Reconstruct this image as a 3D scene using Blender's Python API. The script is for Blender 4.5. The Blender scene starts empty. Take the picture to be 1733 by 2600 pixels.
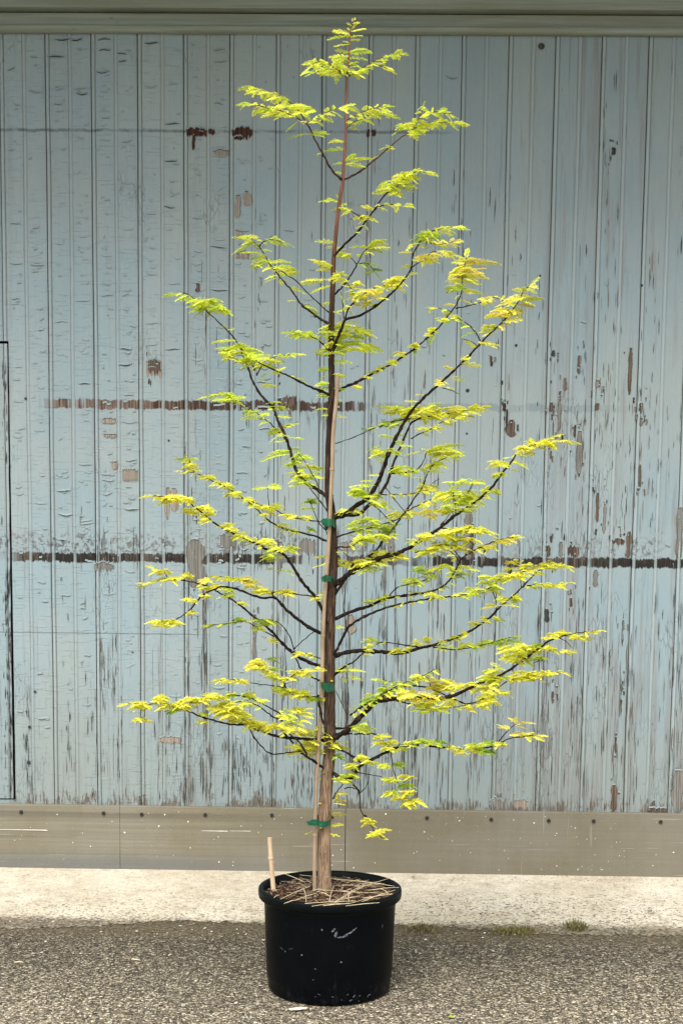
import bpy, math, random
from mathutils import Vector, Matrix
random.seed(7)
S = bpy.context.scene
COL = S.collection

# ------------------------------------------------------------------ camera
IMG_W, IMG_H, FOC = 1733.0, 2600.0, 3700.0
PPY = 1798.2                                   # principal point: the photograph is an off-centre crop
CAM = Vector((0.0, -5.85, 1.374))
RIGHT = Vector((0.99978591, 0.01775335, 0.01062755))
UP = Vector((-0.01262848, 0.11669246, 0.99308781))
FWD = Vector((-0.01639048, 0.99300941, -0.11689167))
cd = bpy.data.cameras.new('camera')
cam = bpy.data.objects.new('camera', cd)
COL.objects.link(cam)
cd.sensor_fit = 'VERTICAL'
cd.sensor_height = 36.0
cd.sensor_width = 24.0
cd.lens = FOC / IMG_H * 36.0
cd.shift_y = (PPY - IMG_H / 2) / IMG_H
cd.clip_start = 0.05
cd.clip_end = 2000
M = Matrix.Identity(4)
for i in range(3):
    M[i][0] = RIGHT[i]; M[i][1] = UP[i]; M[i][2] = -FWD[i]; M[i][3] = CAM[i]
cam.matrix_world = M
S.camera = cam

# ------------------------------------------------------------------ sky, sun, exposure
SUN_EL, SUN_AZ = 52.0, 196.0                   # degrees; azimuth clockwise from +Y (behind the camera)
w = bpy.data.worlds.new('World'); S.world = w; w.use_nodes = True
nt = w.node_tree; nt.nodes.clear()
out = nt.nodes.new('ShaderNodeOutputWorld'); bg = nt.nodes.new('ShaderNodeBackground')
sky = nt.nodes.new('ShaderNodeTexSky'); sky.sky_type = 'NISHITA'; sky.sun_disc = False
sky.sun_elevation = math.radians(SUN_EL); sky.sun_rotation = math.radians(SUN_AZ)
sky.air_density = 1.0; sky.dust_density = 4.0; sky.ozone_density = 1.0
mixc = nt.nodes.new('ShaderNodeMix'); mixc.data_type = 'RGBA'
mixc.inputs[0].default_value = 0.72            # an overcast sky: mostly cloud
nt.links.new(sky.outputs[0], mixc.inputs[6]); mixc.inputs[7].default_value = (6.6, 6.7, 6.6, 1)
nt.links.new(mixc.outputs[2], bg.inputs[0]); bg.inputs[1].default_value = 0.14
nt.links.new(bg.outputs[0], out.inputs[0])
sd = bpy.data.lights.new('sun', 'SUN'); sd.energy = 2.0; sd.angle = math.radians(35); sd.color = (1.0, 0.96, 0.88)
sun = bpy.data.objects.new('sun', sd); COL.objects.link(sun)
el, az = math.radians(SUN_EL), math.radians(SUN_AZ)
sv = Vector((math.sin(az) * math.cos(el), math.cos(az) * math.cos(el), math.sin(el)))
sun.rotation_euler = sv.to_track_quat('Z', 'Y').to_euler()
sun.location = sv * 20
S.view_settings.view_transform = 'Standard'; S.view_settings.look = 'None'
S.view_settings.exposure = 0.93; S.view_settings.gamma = 1.0
S.cycles.max_bounces = 6

# ------------------------------------------------------------------ helpers
def ray(px, py):
    return FWD + RIGHT * ((px - IMG_W / 2) / FOC) + UP * ((PPY - py) / FOC)
def on_y(px, py, y):
    d = ray(px, py); t = (y - CAM.y) / d.y
    return CAM + d * t
def on_z(px, py, z):
    d = ray(px, py); t = (z - CAM.z) / d.z
    return CAM + d * t
CROPS = {'Z1': (600, 0, 2.6133), 'Z4': (550, 400, 2.6133), 'A1': (400, 700, 3.136), 'A2': (800, 600, 2.6133),
         'A3': (350, 1100, 2.851), 'A4': (800, 1000, 2.4123), 'A5': (320, 1400, 2.7034), 'A6': (800, 1400, 2.148),
         'A7': (600, 1850, 3.136), 'N': (0, 0, 1.0)}
def nat(crop, p):
    x, y, s = CROPS[crop]
    return (x + p[0] / s, y + p[1] / s)

class MB:
    """collects vertices and faces; build() links them as one mesh object"""
    def __init__(self): self.v = []; self.f = []; self.m = []; self.c = []; self.smooth = []
    def face(self, pts, mat=0, col=None, smooth=False):
        n = len(self.v); self.v += [tuple(p) for p in pts]
        self.f.append(tuple(range(n, n + len(pts)))); self.m.append(mat); self.c.append(col); self.smooth.append(smooth)
    def grid(self, rows, mat=0, smooth=True, closed=False, col=None):
        n = len(self.v); w_ = len(rows[0])
        for r in rows: self.v += [tuple(p) for p in r]
        for i in range(len(rows) - 1):
            for j in range(w_ if closed else w_ - 1):
                k = (j + 1) % w_
                self.f.append((n + i * w_ + j, n + i * w_ + k, n + (i + 1) * w_ + k, n + (i + 1) * w_ + j))
                self.m.append(mat); self.c.append(col); self.smooth.append(smooth)
    def box(self, a, b, mat=0):
        x0, y0, z0 = a; x1, y1, z1 = b
        P = [(x0, y0, z0), (x1, y0, z0), (x1, y1, z0), (x0, y1, z0), (x0, y0, z1), (x1, y0, z1), (x1, y1, z1), (x0, y1, z1)]
        n = len(self.v); self.v += P
        for q in ((0, 3, 2, 1), (4, 5, 6, 7), (0, 1, 5, 4), (1, 2, 6, 5), (2, 3, 7, 6), (3, 0, 4, 7)):
            self.f.append(tuple(n + i for i in q)); self.m.append(mat); self.c.append(None); self.smooth.append(False)
    def tube(self, pts, radii, sides=8, mat=0, cap=True, col=None, rough=0.0):
        rows = []
        up = Vector((0.13, 1, 0.21)).normalized()
        for i, p in enumerate(pts):
            a = pts[max(i - 1, 0)]; b = pts[min(i + 1, len(pts) - 1)]
            t = (Vector(b) - Vector(a)).normalized()
            u = t.cross(up)
            if u.length < 1e-4: u = t.cross(Vector((1, 0, 0)))
            u.normalize(); v = t.cross(u)
            r = []
            for k in range(sides):
                an = 2 * math.pi * k / sides
                rr = radii[i] * (1 + random.uniform(-rough, rough))
                r.append(Vector(p) + (u * math.cos(an) + v * math.sin(an)) * rr)
            rows.append(r)
        self.grid(rows, mat, True, True, col)
        if cap:
            self.face(rows[0][::-1], mat, col); self.face(rows[-1], mat, col)
    def build(self, name, mats, parent=None):
        me = bpy.data.meshes.new(name)
        me.from_pydata(self.v, [], self.f); me.update()
        if not isinstance(mats, (list, tuple)): mats = [mats]
        for m in mats: me.materials.append(m)
        me.polygons.foreach_set('material_index', self.m)
        me.polygons.foreach_set('use_smooth', self.smooth)
        if any(c is not None for c in self.c):
            ca = me.color_attributes.new('tint', 'FLOAT_COLOR', 'CORNER')
            d = []
            for f, c in zip(self.f, self.c):
                if c is None: c = (1, 1, 1)
                if isinstance(c[0], (tuple, list)):
                    for q in c: d += [q[0], q[1], q[2], 1]
                else:
                    d += [c[0], c[1], c[2], 1] * len(f)
            ca.data.foreach_set('color', d)
        o = bpy.data.objects.new(name, me); COL.objects.link(o)
        if parent: o.parent = parent
        return o
def empty(name, loc=(0, 0, 0)):
    o = bpy.data.objects.new(name, None); COL.objects.link(o); o.location = loc; o.empty_display_size = 0.1
    return o
def tag(o, label=None, cat=None, group=None, kind=None):
    if label: o['label'] = label
    if cat: o['category'] = cat
    if group: o['group'] = group
    if kind: o['kind'] = kind
    return o
def local(mb, o):
    """turn world-space vertices into the space of a top-level empty"""
    l = o.location
    mb.v = [(x - l.x, y - l.y, z - l.z) for x, y, z in mb.v]
    return mb

# ------------------------------------------------------------------ node expressions
class X:
    def __init__(s, T, sock): s.T = T; s.s = sock
    def _m(s, op, *o, clamp=False):
        n = s.T.nodes.new('ShaderNodeMath'); n.operation = op; n.use_clamp = clamp
        for i, a in enumerate((s,) + o):
            if isinstance(a, X): s.T.links.new(a.s, n.inputs[i])
            else: n.inputs[i].default_value = a
        return X(s.T, n.outputs[0])
    def __add__(s, o): return s._m('ADD', o)
    __radd__ = __add__
    def __sub__(s, o): return s._m('SUBTRACT', o)
    def __rsub__(s, o): return (s * -1) + o
    def __mul__(s, o): return s._m('MULTIPLY', o)
    __rmul__ = __mul__
    def __truediv__(s, o): return s._m('DIVIDE', o)
    def abs(s): return s._m('ABSOLUTE')
    def floor(s): return s._m('FLOOR')
    def frac(s): return s._m('FRACT')
    def max(s, o): return s._m('MAXIMUM', o)
    def min(s, o): return s._m('MINIMUM', o)
    def clamp(s): return s._m('ADD', 0.0, clamp=True)
    def ramp(s, a, b):
        n = s.T.nodes.new('ShaderNodeMapRange'); n.interpolation_type = 'SMOOTHSTEP'
        s.T.links.new(s.s, n.inputs[0]); n.inputs[1].default_value = min(a, b); n.inputs[2].default_value = max(a, b)
        n.inputs[3].default_value = 0.0 if a < b else 1.0; n.inputs[4].default_value = 1.0 if a < b else 0.0
        return X(s.T, n.outputs[0])
class Mat:
    def __init__(s, name, rough=0.7, spec=0.3):
        s.m = bpy.data.materials.new(name); s.m.use_nodes = True
        s.T = s.m.node_tree; s.b = s.T.nodes['Principled BSDF']
        s.b.inputs['Roughness'].default_value = rough; s.b.inputs['Specular IOR Level'].default_value = spec
        s.tc = s.T.nodes.new('ShaderNodeTexCoord')
        s.geo = s.T.nodes.new('ShaderNodeNewGeometry')
        s.sep = s.T.nodes.new('ShaderNodeSeparateXYZ'); s.T.links.new(s.geo.outputs['Position'], s.sep.inputs[0])
        s.x, s.y, s.z = (X(s.T, s.sep.outputs[i]) for i in range(3))
    def vec(s, a, b, c):
        n = s.T.nodes.new('ShaderNodeCombineXYZ')
        for i, q in enumerate((a, b, c)):
            if isinstance(q, X): s.T.links.new(q.s, n.inputs[i])
            else: n.inputs[i].default_value = q
        return n.outputs[0]
    def noise(s, sx, sy, sz, detail=3, rough=0.55, off=0.0, dist=0.0):
        n = s.T.nodes.new('ShaderNodeTexNoise'); n.inputs['Scale'].default_value = 1.0
        n.inputs['Detail'].default_value = detail; n.inputs['Roughness'].default_value = rough
        n.inputs['Distortion'].default_value = dist
        s.T.links.new(s.vec(s.x * sx + off, s.y * sy + off * 1.7, s.z * sz - off), n.inputs['Vector'])
        return X(s.T, n.outputs['Fac'])
    def voro(s, sx, sy, sz, feature='F1', rnd=1.0):
        n = s.T.nodes.new('ShaderNodeTexVoronoi'); n.feature = feature; n.inputs['Scale'].default_value = 1.0
        n.inputs['Randomness'].default_value = rnd
        s.T.links.new(s.vec(s.x * sx, s.y * sy, s.z * sz), n.inputs['Vector'])
        c = None
        if feature == 'F1':
            sp = s.T.nodes.new('ShaderNodeSeparateColor'); s.T.links.new(n.outputs['Color'], sp.inputs[0])
            c = [X(s.T, sp.outputs[i]) for i in range(3)]
        return X(s.T, n.outputs['Distance']), c
    def white(s, v):
        n = s.T.nodes.new('ShaderNodeTexWhiteNoise'); n.noise_dimensions = '1D'
        s.T.links.new(v.s, n.inputs['W']); return X(s.T, n.outputs['Value'])
    def mix(s, a, b, f, mode='MIX'):
        n = s.T.nodes.new('ShaderNodeMix'); n.data_type = 'RGBA'; n.blend_type = mode
        if isinstance(f, X): s.T.links.new(f.s, n.inputs[0])
        else: n.inputs[0].default_value = f
        for i, q in ((6, a), (7, b)):
            if isinstance(q, (tuple, list)): n.inputs[i].default_value = (*q, 1)
            else: s.T.links.new(q, n.inputs[i])
        return n.outputs[2]
    def scale(s, c, f):
        g = s.T.nodes.new('ShaderNodeCombineColor')
        for i in range(3): s.T.links.new(f.s, g.inputs[i])
        return s.mix(c, g.outputs[0], 1.0, 'MULTIPLY')
    def color(s, c):
        if isinstance(c, tuple): s.b.inputs['Base Color'].default_value = (*c, 1)
        else: s.T.links.new(c, s.b.inputs['Base Color'])
    def bump(s, h, strength=0.5, dist=0.002):
        n = s.T.nodes.new('ShaderNodeBump'); n.inputs['Strength'].default_value = strength; n.inputs['Distance'].default_value = dist
        s.T.links.new(h.s, n.inputs['Height']); s.T.links.new(n.outputs[0], s.b.inputs['Normal'])
    def rough(s, x): s.T.links.new(x.s, s.b.inputs['Roughness'])

# ------------------------------------------------------------------ materials
SEAM0, BOARD = -1.2647, 0.17813
Z_B3, Z_B2, Z_B1, Z_LINE = 1.281, 1.884, 2.927, 0.977

def paint_material():
    m = Mat('weathered_blue_paint', 0.62, 0.25)
    u = (m.x - SEAM0) / BOARD
    ph = u.frac(); bid = u.floor()
    half = (u * 2).floor()
    r1 = m.white(bid + 0.37); r2 = m.white(half + 7.7)
    cloud = m.noise(2.2, 2.2, 1.4, 4, 0.6)
    fine = m.noise(90, 90, 40, 3, 0.6)
    grain = m.noise(150, 20, 3.0, 4, 0.65, dist=0.4)
    c = m.mix((0.240, 0.318, 0.356), (0.280, 0.333, 0.342), cloud.ramp(0.36, 0.66))
    c = m.scale(c, 0.90 + r1 * 0.10 + r2 * 0.06 + (fine - 0.5) * 0.12 + (grain - 0.5) * 0.14)
    # chalky wear: streaks along the grain, more of them low down and on the right-hand boards
    right = m.x.ramp(0.15, 0.9); low = m.z.ramp(1.5, 0.25)
    wear = m.noise(26, 10, 1.5, 5, 0.62, 3.1, 0.3) + right * 0.13 + low * 0.07 + (r2 - 0.5) * 0.16 - 0.03
    wmask = wear.ramp(0.58, 0.74) * (0.3 + low * 0.3 + right * 0.3)
    greywood = m.mix((0.15, 0.15, 0.152), (0.255, 0.252, 0.252), grain.ramp(0.35, 0.65))
    c = m.mix(c, greywood, wmask * 0.75)
    # fine dark checks along the grain
    chk = m.noise(230, 30, 5.0, 3, 0.6, 9.0, 0.5)
    cmask = (chk + wear * 0.30 + low * 0.05).ramp(0.845, 0.90) * (0.25 + low * 0.6)
    c = m.mix(c, (0.06, 0.062, 0.06), cmask)
    # the beads and tongue edges hold paler paint
    bead = (ph - 0.535).abs().ramp(0.045, 0.02).max((ph - 0.055).abs().ramp(0.05, 0.025))
    c = m.mix(c, (0.34, 0.405, 0.42), bead * (0.35 + right * 0.3))
    c = m.mix(c, (0.23, 0.215, 0.185), (ph - 0.02).abs().max((ph - 0.09).abs() * 1.6).ramp(0.035, 0.01).max((ph - 0.085).abs().ramp(0.018, 0.006)).max((ph - 0.5).abs().ramp(0.016, 0.006)) * (0.15 + cloud * 0.55) * m.x.ramp(0.9, -0.4))
    seam = (ph - 0.0).abs().min((ph - 1.0).abs())
    c = m.mix(c, (0.10, 0.09, 0.075), seam.ramp(0.017, 0.006) * (0.35 + m.white(bid + 3.1) * 0.55))
    # crazed, lifting paint: a net of cracks in patches
    ced, _ = m.voro(85, 10, 17, 'DISTANCE_TO_EDGE')
    crz = m.noise(7, 3, 3.2, 4, 0.65, 33.0)
    crmask = (crz + right * 0.08 + low * 0.06 + (r2 - 0.5) * 0.14 - m.z.ramp(1.6, 2.3) * right * 0.2).ramp(0.60, 0.72)
    crl = ced.ramp(0.055, 0.012) * crmask
    c = m.mix(c, (0.085, 0.085, 0.082), crl * (grain.ramp(0.35, 0.6)) * 0.6)
    c = m.mix(c, (0.30, 0.365, 0.375), ced.ramp(0.06, 0.16) * crmask * 0.30)
    # rubbed bands down to bare wood
    keep = 1.0 - bead * 0.75
    jag = (m.noise(140, 10, 6, 3, 0.7, 5.0) - 0.5) * 0.9 + (m.noise(22, 5, 12, 2, 0.6, 15.0) - 0.5) * 0.9
    coarse = m.noise(9, 3, 2, 3, 0.6, 21.0)
    def band(zc, half_w, lo, hi, amt):
        e = (m.z - zc + jag * 0.030).abs()
        mask = e.ramp(half_w, half_w * 0.72)
        return mask * amt
    x = m.x
    streak = m.noise(300, 20, 4, 2, 0.6, 2.0)
    # lower rail band: dark all across, greyer in the middle
    a3 = (coarse + x.ramp(-0.30, -0.62) * 0.4 + x.ramp(0.30, 0.5) * 0.42).ramp(0.40, 0.56) * x.ramp(-1.45, -1.38)
    b3 = band(Z_B3, 0.021, 0, 0, 1.0) * (a3 * 0.9 + 0.1) * keep
    dark3 = m.mix((0.014, 0.012, 0.010), (0.095, 0.075, 0.06), (streak * 1.1 + (r2 - 0.5) * 0.40).ramp(0.54, 0.80))
    c = m.mix(c, dark3, b3)
    # grubby mottling just above it
    mot = m.noise(70, 20, 55, 4, 0.7, 11.0)
    above = (m.z - 1.335).abs().ramp(0.06, 0.02) * (coarse + x.ramp(-0.2, -0.5) * 0.14).ramp(0.48, 0.62)
    c = m.mix(c, m.mix((0.06, 0.07, 0.072), (0.18, 0.16, 0.145), r2), above * mot.ramp(0.49, 0.58) * 0.85)
    # middle band: red-brown wood, fading to a grey line on the right
    a2 = (coarse * 0.6 + m.noise(48, 4, 1, 3, 0.7, 61.0) * 0.55 + x.ramp(0.05, -0.15) * 0.24).ramp(0.64, 0.74) * x.ramp(-1.32, -1.22)
    b2 = band(Z_B2, 0.020, 0, 0, 1.0) * keep
    br2 = m.mix((0.04, 0.020, 0.015), (0.19, 0.135, 0.105), (streak + x.ramp(-0.55, -1.1) * 0.16).ramp(0.50, 0.72))
    c = m.mix(c, br2, b2 * a2 * x.ramp(0.2, 0.05))
    c = m.mix(c, (0.15, 0.19, 0.21), band(Z_B2, 0.016, 0, 0, 0.55) * x.ramp(-0.1, 0.1) * x.ramp(1.2, 0.6) * coarse.ramp(0.36, 0.52))
    # upper band: a hairline of dirt
    c = m.mix(c, (0.085, 0.10, 0.10), (m.z - Z_B1 + jag * 0.012).abs().ramp(0.008, 0.003) * (0.25 + coarse.ramp(0.42, 0.6) * 0.5) * x.ramp(0.4, 0.1))
    c = m.mix(c, (0.13, 0.165, 0.175), (m.z - Z_LINE + jag * 0.004).abs().ramp(0.0035, 0.0015) * 0.8 * x.ramp(-0.62, -0.74))
    # splash dirt at the boards' foot; higher up it paints the light falling off
    foot = m.z.ramp(1.05, 0.26)
    c = m.mix(c, (0.165, 0.18, 0.165), foot * (0.25 + cloud * 0.35))
    rot = (m.noise(110, 20, 14, 4, 0.75, 17.0) * 0.6 + m.noise(13, 5, 9, 3, 0.6, 27.0) * 0.5 + m.z.ramp(0.40, 0.28) * 0.20).ramp(0.73, 0.79)
    c = m.mix(c, m.mix((0.05, 0.047, 0.04), (0.19, 0.165, 0.135), streak), rot)
    m.color(c)
    crack = m.noise(14, 4, 130, 2, 0.5, 4.0, 0.6)
    leftish = x.ramp(-0.35, -0.6)
    m.bump(grain * 0.45 + fine * 0.25 + crack.ramp(0.60, 0.66) * leftish * 1.1 - wmask * 0.9 - cmask * 1.4 - crl * 1.3, 0.55, 0.0028)
    return m.m
PAINT = paint_material()

def wood_material(name, a, b, sz=6):
    m = Mat(name, 0.8, 0.15)
    g = m.noise(260, 30, sz, 4, 0.65, 1.0, 0.4)
    m.color(m.mix(a, b, g.ramp(0.38, 0.64))); m.bump(g, 0.5, 0.002)
    return m.m
WOOD_BROWN = wood_material('bare_brown_wood', (0.042, 0.031, 0.025), (0.165, 0.122, 0.096))
WOOD_RED = wood_material('bare_red_brown_wood', (0.03, 0.014, 0.010), (0.075, 0.03, 0.021))
WOOD_PALE = wood_material('bare_pale_wood', (0.20, 0.16, 0.13), (0.31, 0.275, 0.24))
WOOD_DARK = wood_material('dark_cracked_wood', (0.02, 0.021, 0.02), (0.075, 0.072, 0.066))
WOOD_GREY = wood_material('grey_weathered_wood', (0.11, 0.105, 0.095), (0.215, 0.205, 0.19))
FLAKE = None
def flake_material():
    m = Mat('paint_flake', 0.6, 0.25)
    n = m.noise(60, 60, 60, 2)
    m.color(m.mix((0.225, 0.29, 0.31), (0.27, 0.325, 0.335), n)); return m.m
FLAKE = flake_material()

def trim_material():
    m = Mat('painted_trim', 0.55, 0.3)
    g = m.noise(2, 30, 70, 4, 0.6, 2.0, 0.3); s = m.noise(1.3, 5, 12, 4, 0.6, 8.0)
    c = m.mix((0.215, 0.255, 0.225), (0.29, 0.33, 0.29), g.ramp(0.35, 0.65))
    c = m.mix(c, (0.20, 0.20, 0.14), s.ramp(0.5, 0.72) * 0.6)
    d = m.noise(35, 35, 60, 3, 0.6, 30.0)
    c = m.mix(c, (0.05, 0.05, 0.045), d.ramp(0.70, 0.75) * 0.8)
    m.color(c); m.bump(g, 0.3, 0.002); return m.m
TRIM = trim_material()

def skirt_material():
    m = Mat('weathered_skirting', 0.75, 0.2)
    g = m.noise(1.2, 10, 95, 4, 0.6, 1.0, 0.2); blot = m.noise(3, 3, 3, 4, 0.6, 6.0); drip = m.noise(40, 10, 1.2, 3, 0.6, 8.0)
    c = m.mix((0.166, 0.150, 0.108), (0.188, 0.174, 0.138), blot.ramp(0.35, 0.65))
    left = m.x.ramp(0.0, -0.8)
    c = m.scale(c, 0.94 + (g - 0.5) * 0.62 * (0.3 + left) + (drip - 0.5) * 0.10 + left * 0.14)
    line = (m.z - 0.232 + m.x * 0.004).abs().ramp(0.02, 0.006)
    c = m.mix(c, (0.09, 0.08, 0.062), line * left * 0.5)
    c = m.mix(c, (0.13, 0.135, 0.135), m.z.ramp(0.11, 0.03) * left * 0.75)
    sc = m.noise(4, 4, 220, 2, 0.5, 14.0)
    c = m.mix(c, (0.42, 0.40, 0.35), sc.ramp(0.70, 0.76) * 0.55)
    dr = m.noise(60, 10, 3, 2, 0.5, 3.0)
    c = m.mix(c, (0.33, 0.31, 0.26), dr.ramp(0.68, 0.75) * (1 - left) * 0.35)
    spk = m.noise(300, 300, 300, 1, 0.5, 5.0)
    c = m.scale(c, 0.92 + (spk - 0.5) * 0.5 + 0.06)
    m.color(c); m.bump(g * 0.6 + blot * 0.4, 0.35, 0.002); return m.m
SKIRT = skirt_material()

def flat(name, c, rough=0.7, spec=0.3, var=0.15, sc=40):
    m = Mat(name, rough, spec); n = m.noise(sc, sc, sc, 3)
    m.color(m.mix(tuple(q * (1 - var) for q in c), tuple(min(1, q * (1 + var)) for q in c), n.ramp(0.3, 0.7)))
    m.bump(n, 0.2, 0.001); return m.m
SCREW = flat('rusty_screw', (0.025, 0.018, 0.014), 0.7, 0.3, 0.5, 400)
SPECK = flat('white_paint_speck', (0.72, 0.69, 0.62), 0.7)
BACK = flat('dark_gap', (0.012, 0.012, 0.012), 0.9, 0.1)

def asphalt_material():
    m = Mat('asphalt', 0.85, 0.25)
    d, c3 = m.voro(110, 150, 150)
    d2, c4 = m.voro(210, 210, 210)
    edge, _ = m.voro(110, 150, 150, 'DISTANCE_TO_EDGE')
    big = m.noise(1.6, 1.6, 1.6, 4, 0.6)
    v = c3[0]
    c = m.mix((0.080, 0.066, 0.046), (0.36, 0.305, 0.222), v.ramp(0.05, 0.95))
    c = m.mix(c, (0.58, 0.51, 0.395), (c3[1]).ramp(0.76, 0.88))
    c = m.mix(c, (0.040, 0.033, 0.024), c4[2].ramp(0.76, 0.84))
    c = m.mix(c, (0.035, 0.031, 0.026), edge.ramp(0.12, 0.02) * 0.5)
    c = m.scale(c, 1.12 + big * 0.6)
    wob = m.noise(2.5, 2.5, 1, 4, 0.6, 4.0) - 0.5
    c = m.mix(c, m.scale(c, v * 0.0 + 0.55), (m.y + 1.30 + wob * 0.5).ramp(-0.65, 0.3))      # darker towards the strip
    soil_n = m.noise(60, 60, 60, 4, 0.7)
    dirt = (m.y + 0.88 + wob * 0.22 + (soil_n - 0.5) * 0.4).ramp(-0.16, 0.03)
    c = m.mix(c, m.mix((0.055, 0.042, 0.024), (0.23, 0.18, 0.105), soil_n.ramp(0.3, 0.7)), dirt * 0.65)
    m.color(c)
    m.bump(c3[0] * 0.7 - edge.ramp(0.2, 0.0) * 0.6 + c4[1] * 0.3, 0.9, 0.006)
    return m.m
ASPHALT = asphalt_material()
def concrete_material():
    m = Mat('pale_concrete', 0.85, 0.2)
    d, c3 = m.voro(120, 120, 120)
    big = m.noise(2.4, 2.4, 2, 4, 0.6); mid = m.noise(30, 30, 30, 4, 0.65); fine = m.noise(210, 210, 210, 3, 0.7)
    c = m.mix((0.56, 0.495, 0.385), (0.68, 0.62, 0.515), big.ramp(0.35, 0.65))
    c = m.scale(c, 0.92 + (mid - 0.5) * 0.6 + (fine - 0.5) * 1.5)
    blot = m.noise(11, 11, 5, 4, 0.65, 19.0)
    c = m.mix(c, (0.36, 0.30, 0.215), blot.ramp(0.50, 0.70) * 0.55)
    fr = m.y.ramp(-0.25, -0.75)
    c = m.mix(c, (0.16, 0.135, 0.095), c3[0].ramp(0.80, 0.93) * (0.25 + fr * 0.55))
    pit = m.noise(95, 60, 90, 3, 0.65, 12.0)
    c = m.mix(c, (0.07, 0.06, 0.048), (pit + m.x.ramp(0.0, 0.8) * 0.035 + fr * 0.03).ramp(0.65, 0.69) * 0.85)
    wob = m.noise(3, 3, 1, 4, 0.65, 9.0) - 0.5
    soil_n = m.noise(60, 60, 60, 4, 0.7); chips = c3[1]
    edge_mask = (m.y + 0.745 + wob * 0.12 + (soil_n - 0.5) * 0.22 + (fine - 0.5) * 0.10).ramp(0.03, -0.045)
    grit = m.mix((0.055, 0.046, 0.032), (0.25, 0.21, 0.15), (soil_n * 0.5 + chips * 0.5).ramp(0.3, 0.75))
    c = m.mix(c, grit, edge_mask * 0.92)
    st = m.noise(6, 6, 2, 3, 0.6, 40.0)
    c = m.mix(c, (0.25, 0.2, 0.14), st.ramp(0.58, 0.75) * fr * 0.5)
    m.color(c); m.bump(fine * 0.6 + mid * 0.5 + c3[1] * 0.3, 0.6, 0.004); return m.m
CONCRETE = concrete_material()

def bark_material():
    m = Mat('stringy_bark', 0.85, 0.15)
    g = m.noise(230, 230, 16, 4, 0.65, 1.0, 0.6); p = m.noise(45, 45, 10, 3, 0.6, 3.0)
    low = m.mix((0.10, 0.062, 0.040), (0.34, 0.235, 0.155), g.ramp(0.34, 0.62))
    mid = m.mix((0.014, 0.008, 0.006), (0.085, 0.048, 0.032), g.ramp(0.42, 0.72))
    brn = m.mix((0.022, 0.013, 0.010), (0.115, 0.070, 0.048), g.ramp(0.36, 0.66))
    mid = m.mix(brn, mid, (m.z + (p - 0.5) * 0.4).ramp(1.15, 1.55))
    top = m.mix((0.12, 0.05, 0.035), (0.23, 0.11, 0.075), g.ramp(0.35, 0.65))
    c = m.mix(low, mid, (m.z + (p - 0.5) * 0.3).ramp(0.55, 0.85))
    c = m.mix(c, top, m.z.ramp(1.95, 2.4))
    m.color(c); m.bump(g + p * 0.5, 0.8, 0.004); return m.m
BARK = bark_material()
def twig_material():
    m = Mat('dark_twig_bark', 0.8, 0.15)
    g = m.noise(90, 90, 90, 3, 0.6)
    c = m.mix((0.010, 0.0065, 0.005), (0.060, 0.035, 0.024), g.ramp(0.45, 0.75))
    c = m.mix(c, (0.13, 0.06, 0.042), m.z.ramp(2.3, 2.55) * 0.7)
    m.color(c); m.bump(g, 0.6, 0.003); return m.m
TWIG = twig_material()
def leaf_material():
    m = Mat('golden_needles', 0.5, 0.3)
    a = m.T.nodes.new('ShaderNodeVertexColor'); a.layer_name = 'tint'
    m.T.links.new(a.outputs[0], m.b.inputs['Base Color'])
    tr = m.T.nodes.new('ShaderNodeBsdfTranslucent'); m.T.links.new(a.outputs[0], tr.inputs[0])
    mx = m.T.nodes.new('ShaderNodeMixShader'); mx.inputs[0].default_value = 0.5
    o = [n for n in m.T.nodes if n.type == 'OUTPUT_MATERIAL'][0]
    m.T.links.new(m.b.outputs[0], mx.inputs[1]); m.T.links.new(tr.outputs[0], mx.inputs[2]); m.T.links.new(mx.outputs[0], o.inputs[0])
    return m.m
LEAF = leaf_material()
def pot_material():
    m = Mat('black_plastic', 0.34, 0.07)
    n = m.noise(14, 14, 14, 4, 0.6); s = m.noise(55, 55, 20, 4, 0.7, 6.0)
    c = m.mix((0.0008, 0.0012, 0.0024), (0.002, 0.003, 0.004), n)
    dust = (s + m.z.ramp(0.10, 0.0) * 0.10).ramp(0.62, 0.78)
    c = m.mix(c, (0.02, 0.022, 0.024), dust * 0.4)
    m.color(c); m.rough(0.30 + n * 0.16); m.bump(n, 0.15, 0.002); return m.m
POT = pot_material()
SCUFF = flat('pale_scuff', (0.10, 0.12, 0.15), 0.7, 0.2, 0.6, 200)
def soil_material():
    m = Mat('bark_mulch', 0.9, 0.1)
    a = m.noise(120, 120, 120, 4, 0.7); d, c3 = m.voro(140, 140, 140)
    c = m.mix((0.012, 0.007, 0.005), (0.10, 0.055, 0.035), a.ramp(0.36, 0.66))
    c = m.mix(c, (0.20, 0.13, 0.09), c3[0].ramp(0.86, 0.95))
    m.color(c); m.bump(a + c3[1] * 0.5, 1.0, 0.006); return m.m
SOIL = soil_material()
def chip_material():
    m = Mat('bark_chip', 0.9, 0.1)
    a = m.T.nodes.new('ShaderNodeVertexColor'); a.layer_name = 'tint'; m.T.links.new(a.outputs[0], m.b.inputs['Base Color']); return m.m
CHIP = chip_material()
def bamboo_material(name, a, b):
    m = Mat(name, 0.55, 0.3); g = m.noise(300, 300, 9, 3, 0.6); p = m.noise(12, 12, 14, 3)
    c = m.mix(a, b, (g * 0.6 + p * 0.4).ramp(0.35, 0.65)); m.color(c); m.bump(g, 0.3, 0.001); return m.m
BAMBOO = bamboo_material('bamboo', (0.22, 0.155, 0.10), (0.37, 0.28, 0.20))
BAMBOO_PALE = bamboo_material('pale_bamboo', (0.50, 0.36, 0.225), (0.68, 0.53, 0.37))
STRAW = flat('straw', (0.60, 0.49, 0.31), 0.65, 0.2, 0.25, 60)
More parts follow.
